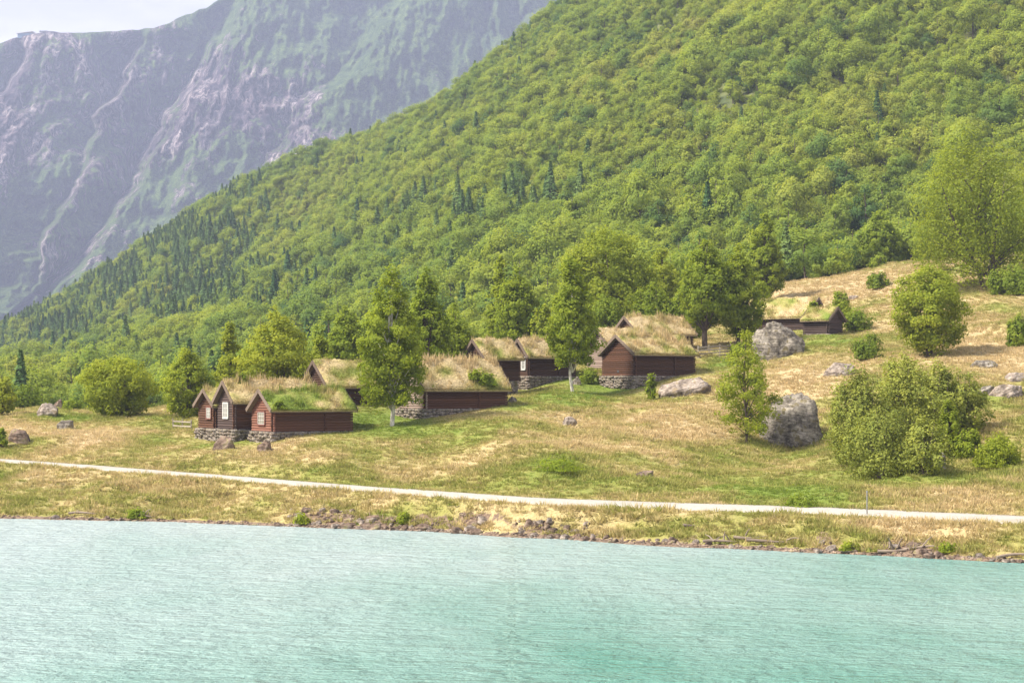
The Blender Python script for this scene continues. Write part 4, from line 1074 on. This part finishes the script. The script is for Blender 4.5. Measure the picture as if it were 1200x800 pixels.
    # barge boards and eave boards
    for xx in (x0 * S - .03 * S, x1 * S + .03 * S):
        for ya, yb in ((ye0 - .03, W / 2), (ye1 + .03, W / 2)):
            za, zb = deck(ya) + .1, deck(yb) + .1
            MB().beam((xx, ya, za), (xx, yb + (.02 if ya < yb else -.02), zb), .05, .34, (0, 0, 1)).build('barge_board', W_BOARD, roof)
    for ya in (ye0 - .02, ye1 + .02):
        MB().box(min(x0 * S, x1 * S), ya - .03, deck(ya) - .07, max(x0 * S, x1 * S), ya + .03, deck(ya) + .05).build('eave_board', W_BOARD, roof)
    # rafters under the front eave
    q = MB(); k = 0.35
    while k < L:
        q.beam((k * S, ye0 + .05, deck(ye0 + .05) - .1), (k * S, .1, deck(.1) - .1), .1, .1); k += 1.1
    q.build('rafter_ends', mlong, roof)
    # windows in the gable
    for (yc, zc, ww, wh, fm, pm_, nsash) in windows:
        xg = -.035 * S; wn = MB(); fr = .1
        wn.box(min(xg, .1 * S), yc - ww / 2 - fr, zc - wh / 2 - fr, max(xg, .1 * S), yc + ww / 2 + fr, zc + wh / 2 + fr)
        wo = wn.build('window', fm, root)
        def bx_(nm, y0, z0, y1, z1, d0, d1, mt): MB().box(min(-d0 * S, -d1 * S), y0, z0, max(-d0 * S, -d1 * S), y1, z1).build(nm, mt, wo)
        for k in range(nsash):
            wa = ww / nsash; bx_('pane', yc - ww / 2 + k * wa + .03, zc - wh / 2 + .03, yc - ww / 2 + (k + 1) * wa - .03, zc + wh / 2 - .03, .03, .055, pm_)
        for k in range(nsash + 1):
            yy = yc - ww / 2 + k * ww / nsash; bx_('mullion', yy - .035, zc - wh / 2, yy + .035, zc + wh / 2, .03, .085, M_WHITE)
        for k in range(4):
            zz = zc - wh / 2 + k * wh / 3; bx_('glazing_bar', yc - ww / 2, zz - .02, yc + ww / 2, zz + .02, .03, .075, M_WHITE)
        e = .13
        bx_('casing', yc - ww / 2 - e, zc + wh / 2 + .03, yc + ww / 2 + e, zc + wh / 2 + .03 + e, .02, .1, fm)
        bx_('casing', yc - ww / 2 - e, zc - wh / 2 - .03 - e, yc + ww / 2 + e, zc - wh / 2 - .03, .02, .12, fm)
        for sg in (-1, 1):
            yy = yc + sg * (ww / 2 + .03 + e / 2); bx_('casing', yy - e / 2, zc - wh / 2 - .03, yy + e / 2, zc + wh / 2 + .03, .02, .1, fm)
    if vent:
        yc, zc = vent; MB().box(min(-.03 * S, .1 * S), yc - .14, zc - .14, max(-.03 * S, .1 * S), yc + .14, zc + .14).build('vent_hole', M_ROOFD, root)
    # dry-stone footing down to the ground
    fd = MB().box(min(.12 * S, (L - .12) * S), .12, -found - 1.6, max(.12 * S, (L - .12) * S), W - .12, -.02).build('foundation', M_ROCK, root)
    mw = Matrix.Translation(P) @ Matrix.Rotation(ang * side, 4, 'Z'); ns = 0
    runs = [((0, W + .1), (0, 0)), ((0, 0), (L, 0))]
    for (ax, ay), (bx2, by2) in runs:
        Ln = math.hypot(bx2 - ax, by2 - ay); nst = int(Ln / .46)
        for k in range(nst + 1):
            f = k / max(nst, 1); lx_, ly_ = (ax + (bx2 - ax) * f) * S, ay + (by2 - ay) * f
            wp = mw @ Vector((lx_, ly_, 0)); depth = wp.z - gz(wp.x, wp.y); zz = 0.0
            while zz < min(depth + .15, 2.2) and ns < 130:
                hh_ = rg.uniform(.22, .36); o = bpy.data.objects.new('stone', STONES[rg.integers(0, 6)]); COL.objects.link(o); o.parent = fd
                o.location = (lx_ + rg.uniform(-.08, .08), ly_ + rg.uniform(-.08, .08) + .08, -zz - hh_ / 2)
                o.scale = (rg.uniform(.4, .62), rg.uniform(.4, .6), hh_ * 1.06); o.rotation_euler = (rg.uniform(-.12, .12), rg.uniform(-.12, .12), rg.uniform(-.5, .5) + (R(90) if ax == bx2 else 0)); zz += hh_; ns += 1
    return root

A33 = R(33)
cabin('log_cabin', 'small red log cabin with one white window, leftmost of the front row', 252, 502, 164.6, A33, 4.0, 4.6, 2.30, 1.65, W_REDBR, W_REDBR, tone=.12, windows=[(1.45, 1.5, .95, .95, M_BROWNP, M_PANE, 2)], seed=1)
cabin('log_cabin', 'dark brown gabled cabin with a white-framed window between two red cabins', 275, 503, 160, A33, 3.85, 8.6, 2.75, 1.95, W_DARK, W_REDBR, tone=.08, windows=[(2.0, 1.75, 1.0, 1.25, M_WHITE, M_PANE, 2)], green=.1, tallgrass=1.6, seed=2)
cabin('log_cabin', 'red log cabin nearest the road with a brown-framed window and green turf roof', 320, 506, 155.2, A33, 4.5, 8.0, 2.12, 1.9, W_RED_LIT, W_REDBR, tone=.5, windows=[(2.45, 1.22, 1.35, 1.05, M_BROWNP, M_PANED, 3)], green=.25, seed=3)  # gable logs coloured as lit, long wall logs as shaded
cabin('log_cabin', 'dark cabin with a yellow-green turf roof behind the front red cabin', 385, 475, 172, A33, 5.5, 5.6, 2.1, 2.6, W_BROWN, W_BROWN, tone=.46, tallgrass=.6, seed=4)
cabin('log_cabin', 'long low red-brown cabin with a weathered grey gable behind the white birch', 498.5, 479, 165, A33, 5.2, 9.3, 2.12, 2.85, W_GREY, W_REDBR, tone=.14, green=.22, vent=(2.4, .75), tallgrass=1.4, seed=5)
cabin('log_cabin', 'small dark cabin half hidden behind the long low cabin', 569, 446, 186, A33, 4.2, 4.4, 2.6, 2.1, W_BROWN, W_BROWN, tone=.22, green=.15, seed=6)
cabin('log_cabin', 'dark narrow-gabled cabin with a tall white window on a stone footing', 619.5, 440.5, 194, A33, 3.4, 6.4, 2.42, 2.0, W_BROWN, W_BROWN, tone=.15, green=.15, windows=[(1.0, 1.45, .6, 1.25, M_WHITE, M_PANE, 1)], seed=7)
cabin('log_cabin', 'red-brown cabin with a broad gable and straw turf roof beside the slab boulder', 744, 440, 188, A33, 6.0, 8.4, 2.5, 2.2, W_REDBR, W_BROWN, tone=.16, green=.25, vent=(3.1, .5), tallgrass=1.5, seed=8)
cabin('log_cabin', 'grey weathered cabin behind the left of the broad red-brown gable', 716, 436, 199, A33, 4.7, 6.0, 3.0, 2.2, W_GREY, W_GREY, tone=.12, seed=9)
cabin('log_cabin', 'topmost turf roof of the middle group with a pale boarded gable peak', 748, 411, 211, A33, 4.8, 8.6, 2.3, 2.2, W_BROWN, W_BROWN, tone=.1, tallgrass=1.4, seed=10)
cabin('log_cabin', 'long dark upper cabin with a straw roof behind the rounded boulder', 945, 389, 230, R(35), 6.0, 9.0, 2.2, 2.75, W_BROWN, W_DARK, side=-1, tone=.3, tallgrass=.7, seed=11)
cabin('log_shed', 'small dark shed with its gable to the right, beside the upper cabin', 970, 391, 222, R(37), 4.2, 3.4, 1.95, 1.75, W_DARK, W_DARK, side=-1, tone=.5, tallgrass=.7, seed=12, cat='shed')

def roof_bush(lb, px, py_top, py_base, D, w, ti, sd_):
    s = F / D; P = Vector(((px - 600) / s, D, H + (HOR - py_base) / s)); h = (py_base - py_top) / s
    V, Fc, var, T = make_tree(sd_, h, w / s, 'shrub', int(w * (py_base - py_top) * 3), 1.6 / s, c0=0, stems=3)
    r = link('roof_bush', None, loc=P); tag(r, lb, 'bush'); cr_ = link('crown', mk_mesh('crown', V, Fc, [M_LEAF], {'var': ('FACE', var)}), r); cr_['tint'] = ti; T.build('stem', M_BARK, r)
roof_bush('green shrub growing on the roof of the dark gabled cabin', 283, 436, 455, 162.5, 14, .5, 1)
roof_bush('dark green shrub on the left eave of the front turf roof', 327, 469, 480, 155.2, 16, .4, 2)
roof_bush('vivid green shrub at the right end of the long low turf roof', 571, 434, 452, 169.0, 22, .5, 3)
roof_bush('small pale shrub next to the vivid one on the long low roof', 556, 432, 446, 168.6, 16, .75, 4)
roof_bush('leafy shrub growing between the upper cabin and the small shed', 953, 352, 371, 226, 16, .7, 5)

# ------------------------------------------------------------------ fences
def fence(lb, pa, pb, nposts, h, rails, wth=.11):
    A, B = ground_px(*pa), ground_px(*pb); root = link('rail_fence', None, loc=A); tag(root, lb, 'fence'); rg = random.Random(int(pa[0]))
    for k in range(nposts):
        f = k / (nposts - 1); p = A.lerp(B, f); q = p - A
        MB().beam(q + Vector((0, 0, -.3)), q + Vector((rg.uniform(-.05, .05), 0, h + .12)), .12, .12, (0, 1, 0)).build('post', W_FENCE, root)
    for r in range(rails):
        for k in range(nposts - 1):
            p, q = A.lerp(B, k / (nposts - 1)), A.lerp(B, (k + 1) / (nposts - 1)); za, zb = p.z, q.z
            a = Vector((p.x - A.x, p.y - A.y - .1, za - A.z + h * (r + .6) / rails)); b2 = Vector((q.x - A.x, q.y - A.y - .1, zb - A.z + h * (r + .6) / rails + rg.uniform(-.06, .06)))
            MB().beam(a, b2, .07, wth, (0, 0, 1)).build('rail', W_FENCE, root)
fence('grey wooden rail fence between the broad-gabled cabin and the thin birch', (818, 421), (856, 418), 4, 1.45, 4, .17)
fence('low grey rail fence beside the leftmost red cabin', (203, 502), (224, 503), 3, .9, 2, .14)

# ------------------------------------------------------------------ air
hz = MB().box(-2150, -320, -10, 2150, 4500, 1090)
m = bpy.data.materials.new('valley_haze'); m.use_nodes = True; t = m.node_tree; t.nodes.remove(t.nodes['Principled BSDF'])
pv = N(t, 'ShaderNodeVolumePrincipled'); pv.inputs['Density'].default_value = .00015; pv.inputs['Color'].default_value = (.60, .69, 1.0, 1); pv.inputs['Anisotropy'].default_value = .1
t.links.new(pv.outputs[0], t.nodes['Material Output'].inputs['Volume'])
tag(hz.build('haze', m), 'thin bluish summer haze filling the valley air', 'haze', kind='stuff')
